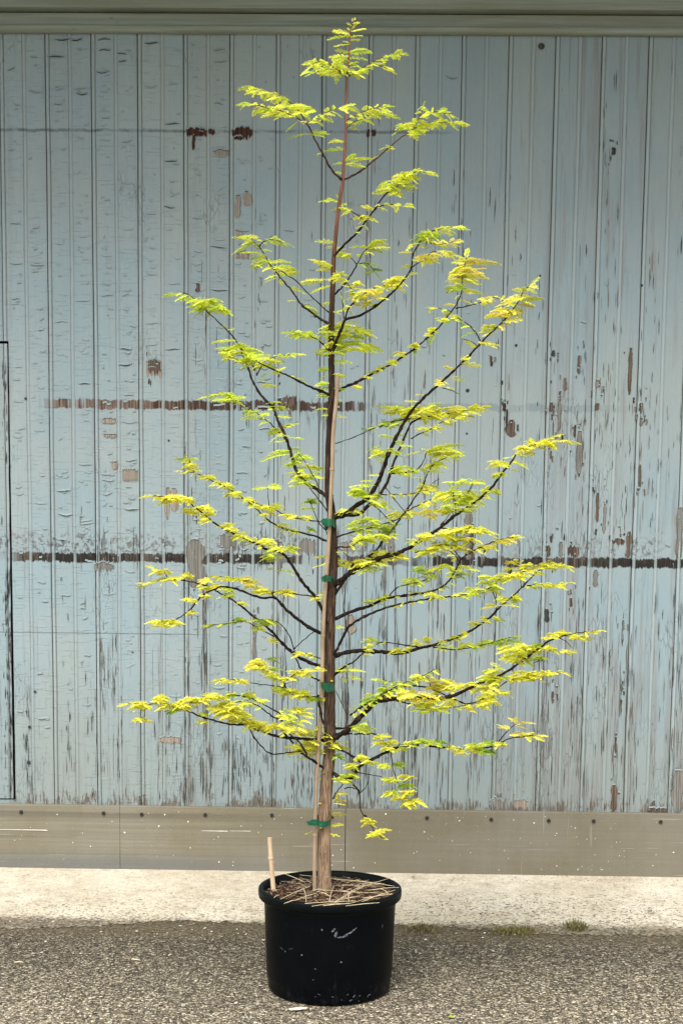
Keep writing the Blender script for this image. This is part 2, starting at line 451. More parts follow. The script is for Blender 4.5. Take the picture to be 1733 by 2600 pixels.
TAPE = flat('green_tape', (0.004, 0.085, 0.042), 0.4, 0.4, 0.35, 60)
GRASS = chip_material(); GRASS.name = 'moss_and_grass'

# ------------------------------------------------------------------ ground
g = MB(); g.face([(-400, -400, 0), (400, -400, 0), (400, 400, 0), (-400, 400, 0)])
tag(g.build('ground', ASPHALT), kind='structure')
g = MB()
front = []
n = 900
for i in range(n + 1):
    x = -5 + 10 * i / n
    yb = -0.83 + 0.055 * math.sin(x * 1.9 + 2.2) + 0.02 * math.sin(x * 7.1) - 0.10 * max(0, -x - 0.7) + random.uniform(-.022, .016)
    front.append((x, yb))
rows = []
for k in range(4):
    t = k / 3
    rows.append([(x, 0.0 + (yb - 0.0) * t, 0.012 * (1 - t) + 0.002) for x, yb in front])
g.grid(rows[::-1], 0, True)
tag(g.build('pavement', CONCRETE), kind='structure')

# ------------------------------------------------------------------ the wall
wall = empty('barn_wall', (0, 0, 0))
tag(wall, 'old barn wall of peeling pale blue boards above grey skirting', 'wall')

def profile(x0, x1, yoff):
    """cross-section of the tongue-and-groove boards between x0 and x1 (x, y), front at y = yoff"""
    P = []
    k0 = math.floor((x0 - SEAM0) / BOARD) - 1; k1 = math.ceil((x1 - SEAM0) / BOARD) + 1
    for k in range(k0, k1):
        rr = random.Random(k * 31 + 5)
        s = SEAM0 + k * BOARD; y = yoff + rr.uniform(-0.0015, 0.0015)
        B = BOARD
        gw = rr.uniform(0.0008, 0.0019)
        P += [(s - gw, y + 0.002, k), (s - gw, y + 0.013, k), (s + gw, y + 0.013, k), (s + gw, y + 0.0015, k)]
        P += [(s + 0.0065, y - 0.0018, k), (s + 0.0115, y - 0.0018, k), (s + 0.0145, y + 0.0012, k), (s + 0.016, y + 0.0038, k), (s + 0.0185, y, k)]
        c = s + 0.535 * B
        P += [(c - 0.0090, y, k), (c - 0.0070, y + 0.0020, k), (c - 0.0052, y + 0.0005, k), (c - 0.002, y - 0.0016, k), (c + 0.002, y - 0.0016, k),
              (c + 0.0052, y + 0.0005, k), (c + 0.0070, y + 0.0020, k), (c + 0.0090, y, k)]
        P += [(s + B - 0.008, y, k)]
    P.sort(key=lambda q: 0)
    Q = [q for q in P if x0 < q[0] < x1]
    Q = [(x0, Q[0][1] if Q else yoff, 0)] + Q + [(x1, Q[-1][1] if Q else yoff, 0)]
    return Q
def boards(mb, x0, x1, z0, z1, yoff, rows=46):
    Q = profile(x0, x1, yoff)
    R = []
    for i in range(rows + 1):
        z = z0 + (z1 - z0) * i / rows
        r = []
        for (x, y, k) in Q:
            ph = (k * 2.17) % 6.28
            dx = 0.0009 * math.sin(z * 3.1 + ph) + 0.0006 * math.sin(z * 9.7 + ph * 2.3 + x * 40)
            if x in (x0, x1): dx = 0
            r.append((x + dx, y + 0.0012 * math.sin(z * 2.3 + ph * 1.7), z))
        R.append(r)
    mb.grid(R, 0, False)
DX, DZ0, DZ1 = -1.423, 0.297, 2.120            # the edge, foot and head of the wicket door
clad = MB()
boards(clad, DX, 4.6, 0.255, 3.30, 0.0)
boards(clad, -2.6, DX, DZ1 + 0.006, 3.30, 0.0)
boards(clad, -5.0, -2.6, 0.255, 3.30, 0.0)
clad.box((-2.6, 0.0, 0.255), (DX, 0.02, DZ0 - 0.006))

LAY = 0
def jag_poly(x0, x1, z0, z1, seed, rough=0.35, n=26):
    """ragged outline filling a rectangle: torn along the grain at top and bottom"""
    rr = random.Random(seed); w_, h_ = x1 - x0, z1 - z0
    m_ = max(3, int(n * w_ / (w_ + h_) * 1.3)); q = max(3, int(n * h_ / (w_ + h_)))
    top = [(x0 + w_ * i / m_, z1 - h_ * rough * rr.random() * (0.5 if rr.random() < .6 else 1)) for i in range(m_ + 1)]
    bot = [(x0 + w_ * i / m_, z0 + h_ * rough * rr.random()) for i in range(m_ + 1)]
    return top, bot
def strip_poly(mb, top, bot, y, mat):
    global LAY; LAY += 1; y -= (LAY % 17) * 0.00004
    for i in range(len(top) - 1):
        a, b = top[i], top[i + 1]; c, d = bot[i + 1], bot[i]
        mb.face([(d[0], y, d[1]), (c[0], y, c[1]), (b[0], y, b[1]), (a[0], y, a[1])], mat)
def patch(px0, px1, py0, py1, mat, seed, rough=0.3):
    """lost paint: a ragged patch, torn along the grain, with a dark lifted edge at its head"""
    global LAY
    a = on_y((px0 + px1) / 2, (py0 + py1) / 2, 0); sc = 0.001582; rr = random.Random(seed)
    w_, h_ = (px1 - px0) * sc / 2, (py1 - py0) * sc / 2
    LAY += 1; y = -0.0026 - (LAY % 17) * 0.00004
    if h_ > 1.25 * w_ and w_ > 0.003:
        n_ = max(8, int(2 * h_ / 0.005)); Lf, Rt = [], []; ph = [rr.uniform(0, 6.28) for _ in range(4)]
        oL = oR = 0
        for i in range(n_ + 1):
            t = i / n_; z = a.z - h_ + 2 * h_ * t
            env = min(1, (0.25 + 5 * t), (0.55 + 3 * (1 - t)))
            if rr.random() < .22: oL = rr.uniform(0, rough * 1.3)
            if rr.random() < .22: oR = rr.uniform(0, rough * 1.3)
            l = w_ * env * (1 - oL) * (1 - .15 * math.sin(t * 9 + ph[0])); r_ = w_ * env * (1 - oR) * (1 - .15 * math.sin(t * 11 + ph[1]))
            sh = rough * .35 * w_ * math.sin(t * 4 + ph[2])
            Lf.append((a.x - l + sh + rr.uniform(-.0006, .0006), z)); Rt.append((a.x + r_ + sh + rr.uniform(-.0006, .0006), z))
        for i in range(n_):
            clad.face([(Lf[i][0], y, Lf[i][1]), (Rt[i][0], y, Rt[i][1]), (Rt[i + 1][0], y, Rt[i + 1][1]), (Lf[i + 1][0], y, Lf[i + 1][1])], mat)
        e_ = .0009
        for E_, sg in ((Lf, 1), (Rt, -1)):                # dark strips paint the shade at the torn paint's lip
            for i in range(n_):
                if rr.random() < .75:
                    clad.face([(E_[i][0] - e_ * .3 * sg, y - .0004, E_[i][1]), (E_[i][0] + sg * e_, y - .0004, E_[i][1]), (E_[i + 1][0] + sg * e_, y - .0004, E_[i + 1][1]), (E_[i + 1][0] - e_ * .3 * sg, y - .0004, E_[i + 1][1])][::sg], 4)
        T = [(Lf[-1][0] + (Rt[-1][0] - Lf[-1][0]) * k / 4, Lf[-1][1] + rr.uniform(-.001, .002)) for k in range(5)]
        clad.grid([[(x, -0.0024 - .0022, z - 0.0008) for x, z in T], [(x, -0.0032, z + 0.004) for x, z in T]], 6, True)
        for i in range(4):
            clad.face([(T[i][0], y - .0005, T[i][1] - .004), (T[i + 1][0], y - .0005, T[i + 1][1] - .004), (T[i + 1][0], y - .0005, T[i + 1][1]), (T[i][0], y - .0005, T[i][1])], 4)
        return
    n_ = max(5, int(2 * w_ / 0.0024))
    ph = [rr.uniform(0, 6.28) for _ in range(4)]; e = 0.10 + rough * .35
    T, Bo = [], []
    for i in range(n_ + 1):
        t = i / n_
        env = max(0.10, math.sin(math.pi * (0.07 + 0.86 * t))) ** e
        wv = 1 - rough * (0.45 + 0.3 * math.sin(t * 7 + ph[0]) + 0.25 * math.sin(t * 17 + ph[1])) * 0.8
        wb = 1 - rough * (0.45 + 0.3 * math.sin(t * 6 + ph[2]) + 0.25 * math.sin(t * 19 + ph[3]))
        jit = rr.uniform(-1, 1) * min(0.006, h_ * .25) + (rr.random() < .12) * h_ * rr.uniform(-.5, .3)
        jit2 = rr.uniform(-1, 1) * min(0.012, h_ * .35) + (rr.random() < .15) * h_ * rr.uniform(-.3, .6)
        x = a.x - w_ + 2 * w_ * t
        T.append((x, a.z + h_ * env * wv + jit)); Bo.append((x, a.z - h_ * env * wb + jit2))
    for i in range(n_):
        clad.face([(Bo[i][0], y, Bo[i][1]), (Bo[i + 1][0], y, Bo[i + 1][1]), (T[i + 1][0], y, T[i + 1][1]), (T[i][0], y, T[i][1])], mat)
    lift = 0.0022
    rows = [[(x, -0.0022 - .001, z + 0.004) for x, z in T], [(x, -0.0024 - lift, z - 0.0008) for x, z in T]]
    clad.grid(rows[::-1], 6, True)
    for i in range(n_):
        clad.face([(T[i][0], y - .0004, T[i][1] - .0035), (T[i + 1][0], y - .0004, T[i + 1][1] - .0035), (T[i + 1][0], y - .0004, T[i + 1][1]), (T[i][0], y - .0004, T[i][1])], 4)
# material slots of the cladding: 0 paint, 1 brown, 2 red-brown, 3 pale, 4 dark, 5 grey, 6 flake
PATCHES = [(475, 524, 324, 347, 2, .2), (530, 545, 326, 343, 2, .3), (590, 640, 322, 354, 2, .45), (488, 495, 345, 380, 2, .4), (595, 615, 345, 356, 2, .5),
    (930, 938, 328, 348, 2, .3), (943, 954, 330, 346, 2, .3), (372, 411, 914, 957, 3, .12), (376, 408, 910, 950, 1, .3), (545, 580, 380, 396, 3, .3),
    (596, 612, 497, 552, 3, .35), (618, 638, 487, 522, 3, .55), (598, 616, 585, 600, 3, .2), (600, 632, 638, 660, 3, .5),
    (420, 432, 1238, 1320, 3, .2), (432, 452, 1240, 1300, 3, .3), (312, 350, 1190, 1221, 3, .15), (260, 294, 1060, 1077, 3, .3), (264, 296, 1100, 1112, 3, .4),
    (285, 300, 1172, 1192, 3, .3), (496, 508, 720, 742, 1, .4), (1284, 1308, 1066, 1108, 1, .5), (1274, 1284, 1024, 1044, 2, .2), (1392, 1404, 1022, 1044, 1, .2),
    (1413, 1424, 1015, 1092, 1, .3), (1507, 1521, 1024, 1042, 1, .2), (1454, 1462, 1080, 1110, 1, .3), (1460, 1477, 1096, 1205, 1, .12), (1393, 1400, 1145, 1164, 1, .2),
    (1510, 1521, 1252, 1325, 1, .2), (1528, 1538, 1280, 1355, 1, .3), (1552, 1584, 1366, 1384, 1, .5), (1383, 1396, 1385, 1414, 1, .4), (1416, 1427, 1376, 1414, 1, .1),
    (1440, 1468, 1384, 1416, 1, .4), (1586, 1602, 1350, 1416, 1, .3), (1502, 1518, 1447, 1490, 1, .2), (1462, 1474, 903, 948, 1, .5), (1592, 1604, 886, 1000, 1, .3),
    (1508, 1524, 966, 984, 1, .2), (1239, 1252, 905, 930, 1, .4), (1619, 1632, 1024, 1044, 1, .4), (1620, 1632, 1062, 1080, 1, .5), (1618, 1628, 1180, 1235, 1, .5),
    (1546, 1567, 1992, 2062, 1, .2), (1304, 1340, 2026, 2058, 3, .35), (1702, 1735, 1955, 2064, 5, .25), (1645, 1690, 2048, 2064, 1, .5), (1242, 1276, 2024, 2058, 5, .5),
    (404, 458, 1868, 1888, 3, .45), (1442, 1454, 1518, 1540, 1, .3), (1575, 1586, 1574, 1600, 3, .3), (1397, 1405, 1755, 1786, 1, .4), (1557, 1566, 1870, 1912, 1, .4),
    (1398, 1410, 890, 905, 4, .3), (1550, 1562, 375, 393, 4, .5), (1712, 1735, 1290, 1420, 5, .3), (700, 715, 1010, 1026, 1, .5), (718, 752, 1004, 1032, 1, .4),
    (1428, 1440, 960, 990, 1, .5), (1282, 1290, 1040, 1090, 4, .3), (1380, 1394, 1545, 1580, 4, .3), (1572, 1580, 1736, 1756, 1, .4), (640, 652, 1560, 1700, 5, .3),
    (875, 905, 1560, 1610, 3, .5), (868, 900, 1372, 1400, 3, .4), (980, 1004, 1320, 1400, 5, .3), (1175, 1200, 1300, 1420, 5, .3), (1190, 1205, 1330, 1420, 1, .4),
    (560, 600, 1350, 1400, 5, .4), (700, 720, 1375, 1450, 5, .4), (470, 520, 1370, 1490, 5, .35), (760, 800, 1365, 1410, 5, .35), (240, 290, 1425, 1450, 5, .6)]
rs = random.Random(17)
for i, (a, b, c_, d_, mt, rg) in enumerate(PATCHES):
    if a > 1150 and b - a < 24:
        m_ = (a + b) / 2; a, b = m_ - (b - a) * .40, m_ + (b - a) * .40
        if mt == 1 and i % 3 == 0: mt = 5
    patch(a, b, c_, d_, mt, 100 + i, rg)
    if a > 1150 or (mt in (1, 5) and c_ > 900):
        for j in range(rs.randint(2, 5)):
            cx_ = rs.uniform(a - 10, b + 10); cy_ = rs.choice((c_ - abs(rs.gauss(0, 20)), d_ + abs(rs.gauss(0, 20)), rs.uniform(c_, d_)))
            w2 = rs.uniform(2, 6); h2 = rs.uniform(3, 18)
            patch(cx_ - w2 / 2, cx_ + w2 / 2, cy_ - h2 / 2, cy_ + h2 / 2, rs.choice((mt, mt, 5, 4)), 1000 + i * 9 + j, .5)

# slivers: splits and lost paint running along the grain (x0, x1, y0, y1, count, length px, dark share)
SLIVERS = [(1250, 1733, 620, 1400, 170, 44, .55), (1370, 1700, 1000, 1350, 90, 30, .4), (60, 480, 1300, 1800, 60, 36, .5), (900, 1250, 300, 560, 24, 40, .4), (140, 480, 1770, 2050, 90, 46, .7), (250, 300, 1630, 1800, 26, 60, .3), (470, 525, 1000, 1420, 34, 60, .6), (470, 530, 1480, 2050, 80, 80, .7),
    (430, 490, 1960, 2050, 30, 50, .6), (530, 800, 1880, 2052, 190, 44, .85), (690, 780, 1500, 1900, 70, 70, .6), (860, 1060, 1830, 2055, 150, 70, .85),
    (870, 1060, 1380, 1830, 90, 70, .6), (1060, 1250, 1420, 2055, 130, 70, .7), (960, 1030, 1500, 1800, 30, 100, .8), (1360, 1400, 1500, 2060, 50, 70, .5),
    (1400, 1733, 1500, 2064, 190, 60, .65), (1370, 1640, 850, 1420, 80, 50, .5), (230, 900, 1345, 1445, 130, 40, .7), (900, 1330, 1345, 1480, 90, 44, .6),
    (600, 900, 1030, 1080, 60, 40, .7), (640, 900, 500, 950, 46, 30, .5), (900, 1250, 560, 1000, 60, 50, .4), (900, 1260, 1000, 1350, 70, 50, .6),
    (1180, 1733, 150, 850, 70, 40, .3), (60, 140, 1750, 2050, 26, 50, .8), (620, 760, 1080, 1340, 26, 50, .6), (480, 560, 520, 1000, 14, 70, .8), (640, 860, 1030, 1065, 40, 30, .6)]
rs = random.Random(3)
for (a, b, c_, d_, cnt, L, dk) in SLIVERS:
    centres = [rs.uniform(a, b) for _ in range(max(3, cnt // 9))]
    for _ in range(int(cnt * (1.0 if c_ > 1300 else 0.6))):
        cx_ = rs.choice(centres) + rs.gauss(0, 7); cy_ = rs.uniform(c_, d_)
        if not a - 10 < cx_ < b + 10: continue
        l = L * rs.uniform(0.3, 1.25) * 0.5 * 0.001582; hw = rs.uniform(0.5, 1.5) * 0.5 * 0.001582 * (1.4 if L > 40 else 1)
        p = on_y(cx_, cy_, 0)
        if p.x < DX + 0.01 or p.z - l < 0.28: continue
        mt = 4 if rs.random() < dk else rs.choice((1, 5, 5))
        if mt != 4: hw *= 1.7
        top, bot = [], []
        q = 6
        Lft, Rgt = [], []; LAY += 1; ys = -0.0024 - (LAY % 23) * 0.00003
        for i in range(q + 1):
            t = i / q; ww = hw * math.sin(math.pi * (0.06 + 0.88 * t)) * rs.uniform(0.55, 1.2); o = hw * rs.uniform(-.6, .6)
            z = p.z - l + 2 * l * t
            Lft.append((p.x + o - ww, ys, z)); Rgt.append((p.x + o + ww, ys, z))
        for i in range(q): clad.face([Lft[i], Rgt[i], Rgt[i + 1], Lft[i + 1]], mt)

# curled paint: little horizontal lips that lift off the boards (left half mostly)
rs = random.Random(11)
def curl(px, py, wpx, lift, seed):
    p = on_y(px, py, 0); hw = wpx * 0.5 * 0.001582; r2 = random.Random(seed)
    arc = r2.choice((-1, 1, 1)) * r2.uniform(0, .003) * min(1, wpx / 24)
    nseg = 8; A, Bm, C, D = [], [], [], []
    ph = r2.gauss(0, 1.1)
    for i in range(nseg + 1):
        t = i / nseg; s_ = math.sin(math.pi * t) ** 0.7
        x = p.x - hw + 2 * hw * t; zz = p.z + ph * 0.0035 * (t - .5) + 0.0013 * math.sin(t * 7 + seed) + r2.uniform(-.0005, .0005) - arc * math.sin(math.pi * t)
        A.append((x, -0.0018, zz + 0.007)); Bm.append((x, -0.0022 - lift * 0.5 * s_, zz + 0.0025)); C.append((x, -0.0024 - lift * s_, zz - 0.0005 * s_))
        D.append((x, -0.0022, zz - 0.0002 - (0.0004 + lift * 0.42) * s_))
    clad.grid([C, Bm, A], 6, True)
    for i in range(nseg):                       # split below the lip, coloured dark to deepen the lip's shadow
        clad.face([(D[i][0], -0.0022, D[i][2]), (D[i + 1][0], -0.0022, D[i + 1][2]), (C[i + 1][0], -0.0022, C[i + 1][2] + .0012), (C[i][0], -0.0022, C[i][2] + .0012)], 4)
def half_boards():
    for k in range(-1, 15):
        for h in (0, 1):
            a = SEAM0 + k * BOARD + (0.022 if h == 0 else 0.107); b = SEAM0 + k * BOARD + (0.083 if h == 0 else 0.172)
            yield k, h, a, b
dens = {(-1): .7, 0: .9, 1: 1.1, 2: .8, 3: 1.1, 4: .9, 5: .18, 6: .12, 7: .05, 8: .03}
for k, h, a, b in half_boards():
    d = dens.get(k, 0.03) * (0.6 if (k == 0 and h == 0) or (k == 2 and h == 0) else 1.0)
    for _ in range(int(75 * d)):
        z = rs.uniform(0.55, 3.25)
        if z < 1.25 and rs.random() < 0.62: continue
        if z > 2.6 and rs.random() < 0.35: continue
        full = rs.random() < 0.13
        wd = (b - a) * (rs.uniform(0.7, 1.0) if full else rs.uniform(0.16, 0.5))
        xc = rs.uniform(a + wd / 2, b - wd / 2) if b - a > wd else (a + b) / 2
        if xc < DX + 0.02: continue
        # into the picture's scale for curl()
        p0 = (xc, z)
        r_ = Vector((p0[0], 0, p0[1])) - CAM; zz = r_.dot(FWD)
        curl(IMG_W / 2 + FOC * r_.dot(RIGHT) / zz, PPY - FOC * r_.dot(UP) / zz, wd / 0.001582 * rs.uniform(.6, 1), rs.uniform(0.0003, 0.0013) * (1.7 if full else 1), int(xc * 7000 + z * 900))
for (px, py, wd) in ((160, 100, 38), (195, 101, 28), (265, 101, 34), (267, 128, 30), (310, 136, 24), (312, 155, 22), (385, 110, 34), (142, 144, 42), (262, 183, 34), (438, 316, 36), (435, 408, 32),
                     (208, 238, 28), (430, 526, 28), (555, 629, 42), (557, 737, 44), (438, 888, 38), (215, 974, 30), (320, 887, 30), (318, 925, 34), (163, 1247, 36), (166, 1306, 36), (335, 1292, 36)):
    curl(px, py, wd, 0.005, px * 3 + py)
# knots and bolt holes
def disc(mb, cx, cz, r, y, mat, n=14):
    mb.face([(cx + r * math.cos(2 * math.pi * i / n), y, cz + r * math.sin(2 * math.pi * i / n)) for i in range(n)][::-1], mat)
for (px, py, r) in ((1373, 118, 8), (1309, 877, 3.5), (1628, 725, 3), (1370, 700, 2.5), (66, 1012, 3.5), (74, 1936, 5), (76, 1846, 4), (337, 1656, 2.5), (429, 1119, 3), (1184, 1101, 3), (1186, 992, 5), (1293, 1450, 6), (1230, 1400, 4), (90, 1756, 3.5)):
    p = on_y(px, py, 0); disc(clad, p.x, p.z, r * 0.001582, -0.0027, 4)
CL = clad.build('plank_cladding', [PAINT, WOOD_BROWN, WOOD_RED, WOOD_PALE, WOOD_DARK, WOOD_GREY, FLAKE], wall)

# backing, so the open joints read dark
bk = MB(); bk.box((-5, 0.03, 0.0), (4.6, 0.06, 3.9)); bk.build('backing', BACK, wall)
# wicket door at the left edge
dm = MB(); boards(dm, -2.59, DX - 0.0095, DZ0, DZ1 - 0.004, 0.001)
xe = DX - 0.0095
rows = []
for i in range(47):
    z = DZ0 + (DZ1 - 0.004 - DZ0) * i / 46
    rows.append([(xe + .004 * max(0, (z - .8) / 1.32) + .0008 * math.sin(i * 1.3), -0.0006, z), (xe + .004 * max(0, (z - .8) / 1.32) + 0.0015 * math.sin(i * 1.7), 0.026, z)])
    if i: dm.face([(xe - .0015, -.0007, zp), (xp, -.0006, zp), (rows[-1][0][0], -.0006, z), (xe - .0015, -.0007, z)], 0)
    xp, zp = rows[-1][0][0], z
dm.grid(rows, 1, False)
rs = random.Random(41)
for _ in range(120):
    z = rs.uniform(DZ0 + .02, DZ1 - .03) if rs.random() < .4 else rs.uniform(DZ0 + .02, 1.2); l = rs.uniform(.008, .05); x = xe - abs(rs.gauss(0, 0.014)) - 0.001; ww = rs.uniform(.0006, .0026)
    dm.face([(x - ww, -.003, z), (x, -.003, z - l * .3), (min(x + ww, xe), -.003, z + l * .4), (x, -.003, z + l)], 1)
door = dm.build('door', [PAINT, WOOD_DARK], wall)

# boards under the eave
tb = MB(); tb.box((-5, -0.055, 3.362), (4.6, 0.03, 3.66)); tb.build('eave_board', TRIM, wall)
fb = MB(); fb.box((-5, -0.008, 3.310), (4.6, 0.03, 3.3575)); fb.build('fascia', TRIM, wall)
mo = MB()
rows = []
prof = [(-0.002, 3.3095), (-0.026, 3.3095), (-0.034, 3.306), (-0.038, 3.299), (-0.036, 3.291), (-0.029, 3.285), (-0.018, 3.2835), (-0.002, 3.2835)]
for x in (-5, -2, 0, 2, 4.6): rows.append([(x, y, z) for y, z in prof])
mo.grid(rows, 0, True); mo.build('moulding', TRIM, wall)
ev = MB(); ev.box((-5, -1.30, 3.665), (4.6, 0.06, 3.74))
ev.build('roof_eave', TRIM, wall)

# skirting: three lengths butted at the joints seen in the photograph
def skirting(x0, x1, screws, seed):
    mb = MB(); rr = random.Random(seed)
    ztop = lambda x: 0.2755 - 0.0006 * x
    rows = []
    n_ = 24
    for i in range(n_ + 1):
        x = x0 + (x1 - x0) * i / n_
        zt = ztop(x); b = 0.0012 * math.sin(x * 5 + seed)
        rows.append([(x, 0.0, zt), (x, -0.0195, zt), (x, -0.022 + b, zt - 0.003), (x, -0.022 + b * .5, 0.15), (x, -0.022 - b, 0.012), (x, 0.0, 0.010)])
    mb.grid(rows, 0, False)
    mb.face([rows[0][j] for j in range(6)]); mb.face([rows[-1][j] for j in range(6)][::-1])
    for _ in range(int((x1 - x0) * (52 if x0 > -1.1 else 26))):
        x = rr.uniform(x0, x1); z = rr.uniform(0.03, 0.262); r = rr.uniform(.0010, .0030) if rr.random() < .8 else rr.uniform(.003, .0045)
        an = rr.uniform(0, 3.1); ca, sa = math.cos(an), math.sin(an); e = rr.uniform(.35, .9)
        k_ = rr.randint(5, 8)
        pts = []
        for i in range(k_):
            t = 2 * math.pi * i / k_; q = r * rr.uniform(.7, 1.15)
            a_, b_ = q * math.cos(t), q * e * math.sin(t); pts.append((x + a_ * ca - b_ * sa, -0.0250, z + a_ * sa + b_ * ca))
        mb.face(pts[::-1], 1)
    if x0 < -0.7:
        for (px, py, ln, th) in ((60, 2107, 130, 2.2), (545, 2110, 70, 2), (610, 2110, 55, 1.2)):
            p = on_y(px, py, -0.025)
            if x0 < p.x < x1:
                l = ln * .00158 / 2; h = th * .0008
                l = min(l, x1 - p.x - .002); mb.face([(p.x - l, -.0251, p.z - h * .2), (p.x + l, -.0251, p.z - h), (p.x + l * .9, -.0251, p.z + h), (p.x - l, -.0251, p.z + h * .6)], 1)
    o = mb.build('skirting_board', [SKIRT, SPECK], wall)
    for (px, py) in screws:
        p = on_y(px, py, -0.0255); sc = MB()
        r = 0.0078
        rows = []
        for (rad, yy) in ((r, -0.0248), (r * .92, -0.0275), (r * .5, -0.0262), (0.0005, -0.0262)):
            rows.append([(p.x + rad * math.cos(2 * math.pi * i / 14), yy, p.z + rad * math.sin(2 * math.pi * i / 14)) for i in range(14)])
        sc.grid(rows, 0, True, True); sc.build('screw', SCREW, o)
    return o
XJ1, XJ2 = on_y(305, 2130, -0.02).x, on_y(876, 2130, -0.02).x
skirting(-5, XJ1 - 0.0008, [(54, 2062), (263, 2065), (50, 2215)], 1)
skirting(XJ1 + 0.0008, XJ2 - 0.0013, [(360, 2068), (521, 2069), (690, 2070), (842, 2074)], 2)
skirting(XJ2 + 0.0013, 4.6, [(926, 2073), (1083, 2077), (1246, 2081), (1392, 2084), (1506, 2085), (1676, 2087)], 3)

# ------------------------------------------------------------------ the pot
PX, PY = -0.1004, -1.515
pot = empty('plant_pot', (PX, PY, 0))
tag(pot, 'big black plastic nursery pot on the asphalt holding the young tree', 'plant pot')
def lathe(mb, prof, n=96, mat=0, wob=0.0):
    rows = []
    for (r, z) in prof:
        rows.append([(r * math.cos(2 * math.pi * i / n) * (1 + wob * math.sin(4 * math.pi * i / n)), r * math.sin(2 * math.pi * i / n), z) for i in range(n)])
    mb.grid(rows, mat, True, True)
b = MB()
lathe(b, [(0.0, 0.006), (0.170, 0.004), (0.181, 0.003), (0.185, 0.008), (0.1862, 0.018), (0.1885, 0.042), (0.1905, 0.048), (0.1912, 0.054), (0.1935, 0.12), (0.1965, 0.20), (0.1990, 0.262), (0.2003, 0.272), (0.2003, 0.300),
          (0.194, 0.300), (0.1925, 0.25), (0.18, 0.02), (0.0, 0.02)])
rs = random.Random(5)
def scuff(px, py, w_, h_, ang, seed):
    rr = random.Random(seed)
    d = ray(px, py)
    # meet the pot's side
    t = 3.8
    for _ in range(60):
        p = CAM + d * t; r = math.hypot(p.x - PX, p.y - PY); R = 0.187 + p.z * 0.045
        t += (r - R - 0.0012) * 0.8
    p = CAM + d * t; a0 = math.atan2(p.y - PY, p.x - PX)
    m_ = 10
    T, Bo = [], []
    for i in range(m_ + 1):
        q = i / m_ - .5; hh = h_ * math.sin(math.pi * (i + .4) / (m_ + .8)) * rr.uniform(.2, 1) * .5
        aa = a0 + q * w_ / 0.19; zc = p.z + math.sin(ang) * q * w_ + rr.uniform(-h_, h_) * .12
        for lst, dz in ((T, hh), (Bo, -hh)):
            z = zc + dz; R = 0.1874 + z * 0.0455 + 0.0012
            lst.append((R * math.cos(aa), R * math.sin(aa), z))
    for i in range(m_): b.face([Bo[i], Bo[i + 1], T[i + 1], T[i]], 1)
for i, (px, py, w_, h_, an) in enumerate(((846, 2362, .012, .012, 1), (852, 2373, .010, .02, 1.1), (868, 2379, .03, .006, .1), (885, 2370, .035, .008, .5), (897, 2362, .02, .008, .8), (715, 2408, .02, .0018, -.5),
        (738, 2409, .018, .0018, .3), (724, 2416, .003, .006, 0), (817, 2361, .006, .007, 0), (766, 2425, .006, .006, 0), (866, 2443, .006, .008, 0), (800, 2460, .005, .005, 0), (795, 2488, .005, .004, 0),
        (970, 2352, .003, .02, 0))): scuff(px, py, w_, h_, an, 50 + i)
for i in range(14):
    scuff(rs.uniform(790, 950), rs.uniform(2525, 2545), rs.uniform(.003, .01), rs.uniform(.002, .006), rs.uniform(-1, 1), 90 + i)
b.build('pot_body', [POT, SCUFF], pot)
r = MB()
lathe(r, [(0.2008, 0.288), (0.2125, 0.286), (0.2160, 0.290), (0.2174, 0.297), (0.2174, 0.310), (0.2160, 0.316), (0.2125, 0.3185), (0.2075, 0.3185), (0.2035, 0.316), (0.2005, 0.308), (0.1945, 0.288)])
RIM = flat('black_plastic_rim', (0.0010, 0.0026, 0.0030), 0.45, 0.10, 0.2, 20)
r.build('pot_rim', RIM, pot)

# potting mix with chips of bark
so = MB(); rs = random.Random(8)
ZS = 0.300
rows = []
for i in range(15):
    rad = 0.1955 * i / 14 + 0.0005
    rows.append([(PX + rad * math.cos(2 * math.pi * j / 60), PY + rad * math.sin(2 * math.pi * j / 60), ZS + 0.010 * (1 - (rad / 0.1955) ** 2) - 0.004 + rs.uniform(-.003, .003)) for j in range(60)])
so.grid(rows, 0, True, True)
for _ in range(1500):
    a = rs.uniform(0, 6.283); rad = 0.193 * math.sqrt(rs.random()); x, y = PX + rad * math.cos(a), PY + rad * math.sin(a)
    z = ZS + 0.010 * (1 - (rad / 0.1955) ** 2) + rs.uniform(-.003, .004)
    an = rs.uniform(0, 6.28); l = rs.uniform(.004, .016); w_ = rs.uniform(.0012, .004); ti = rs.uniform(-.5, .5)
    u = Vector((math.cos(an), math.sin(an), ti)) * l * .5; v = Vector((-math.sin(an), math.cos(an), rs.uniform(-.6, .6))) * w_
    p = Vector((x, y, z)); k = rs.random()
    c = (0.04, 0.022, 0.015) if k < .45 else (0.11, 0.06, 0.04) if k < .75 else (0.22, 0.14, 0.10) if k < .93 else (0.36, 0.28, 0.21)
    q = rs.uniform(.7, 1.2); c = tuple(e * q for e in c)
    so.face([p - u - v * .6, p - u * .2 - v, p + u - v * .4, p + u + v * .5, p - u * .3 + v], 1, c)
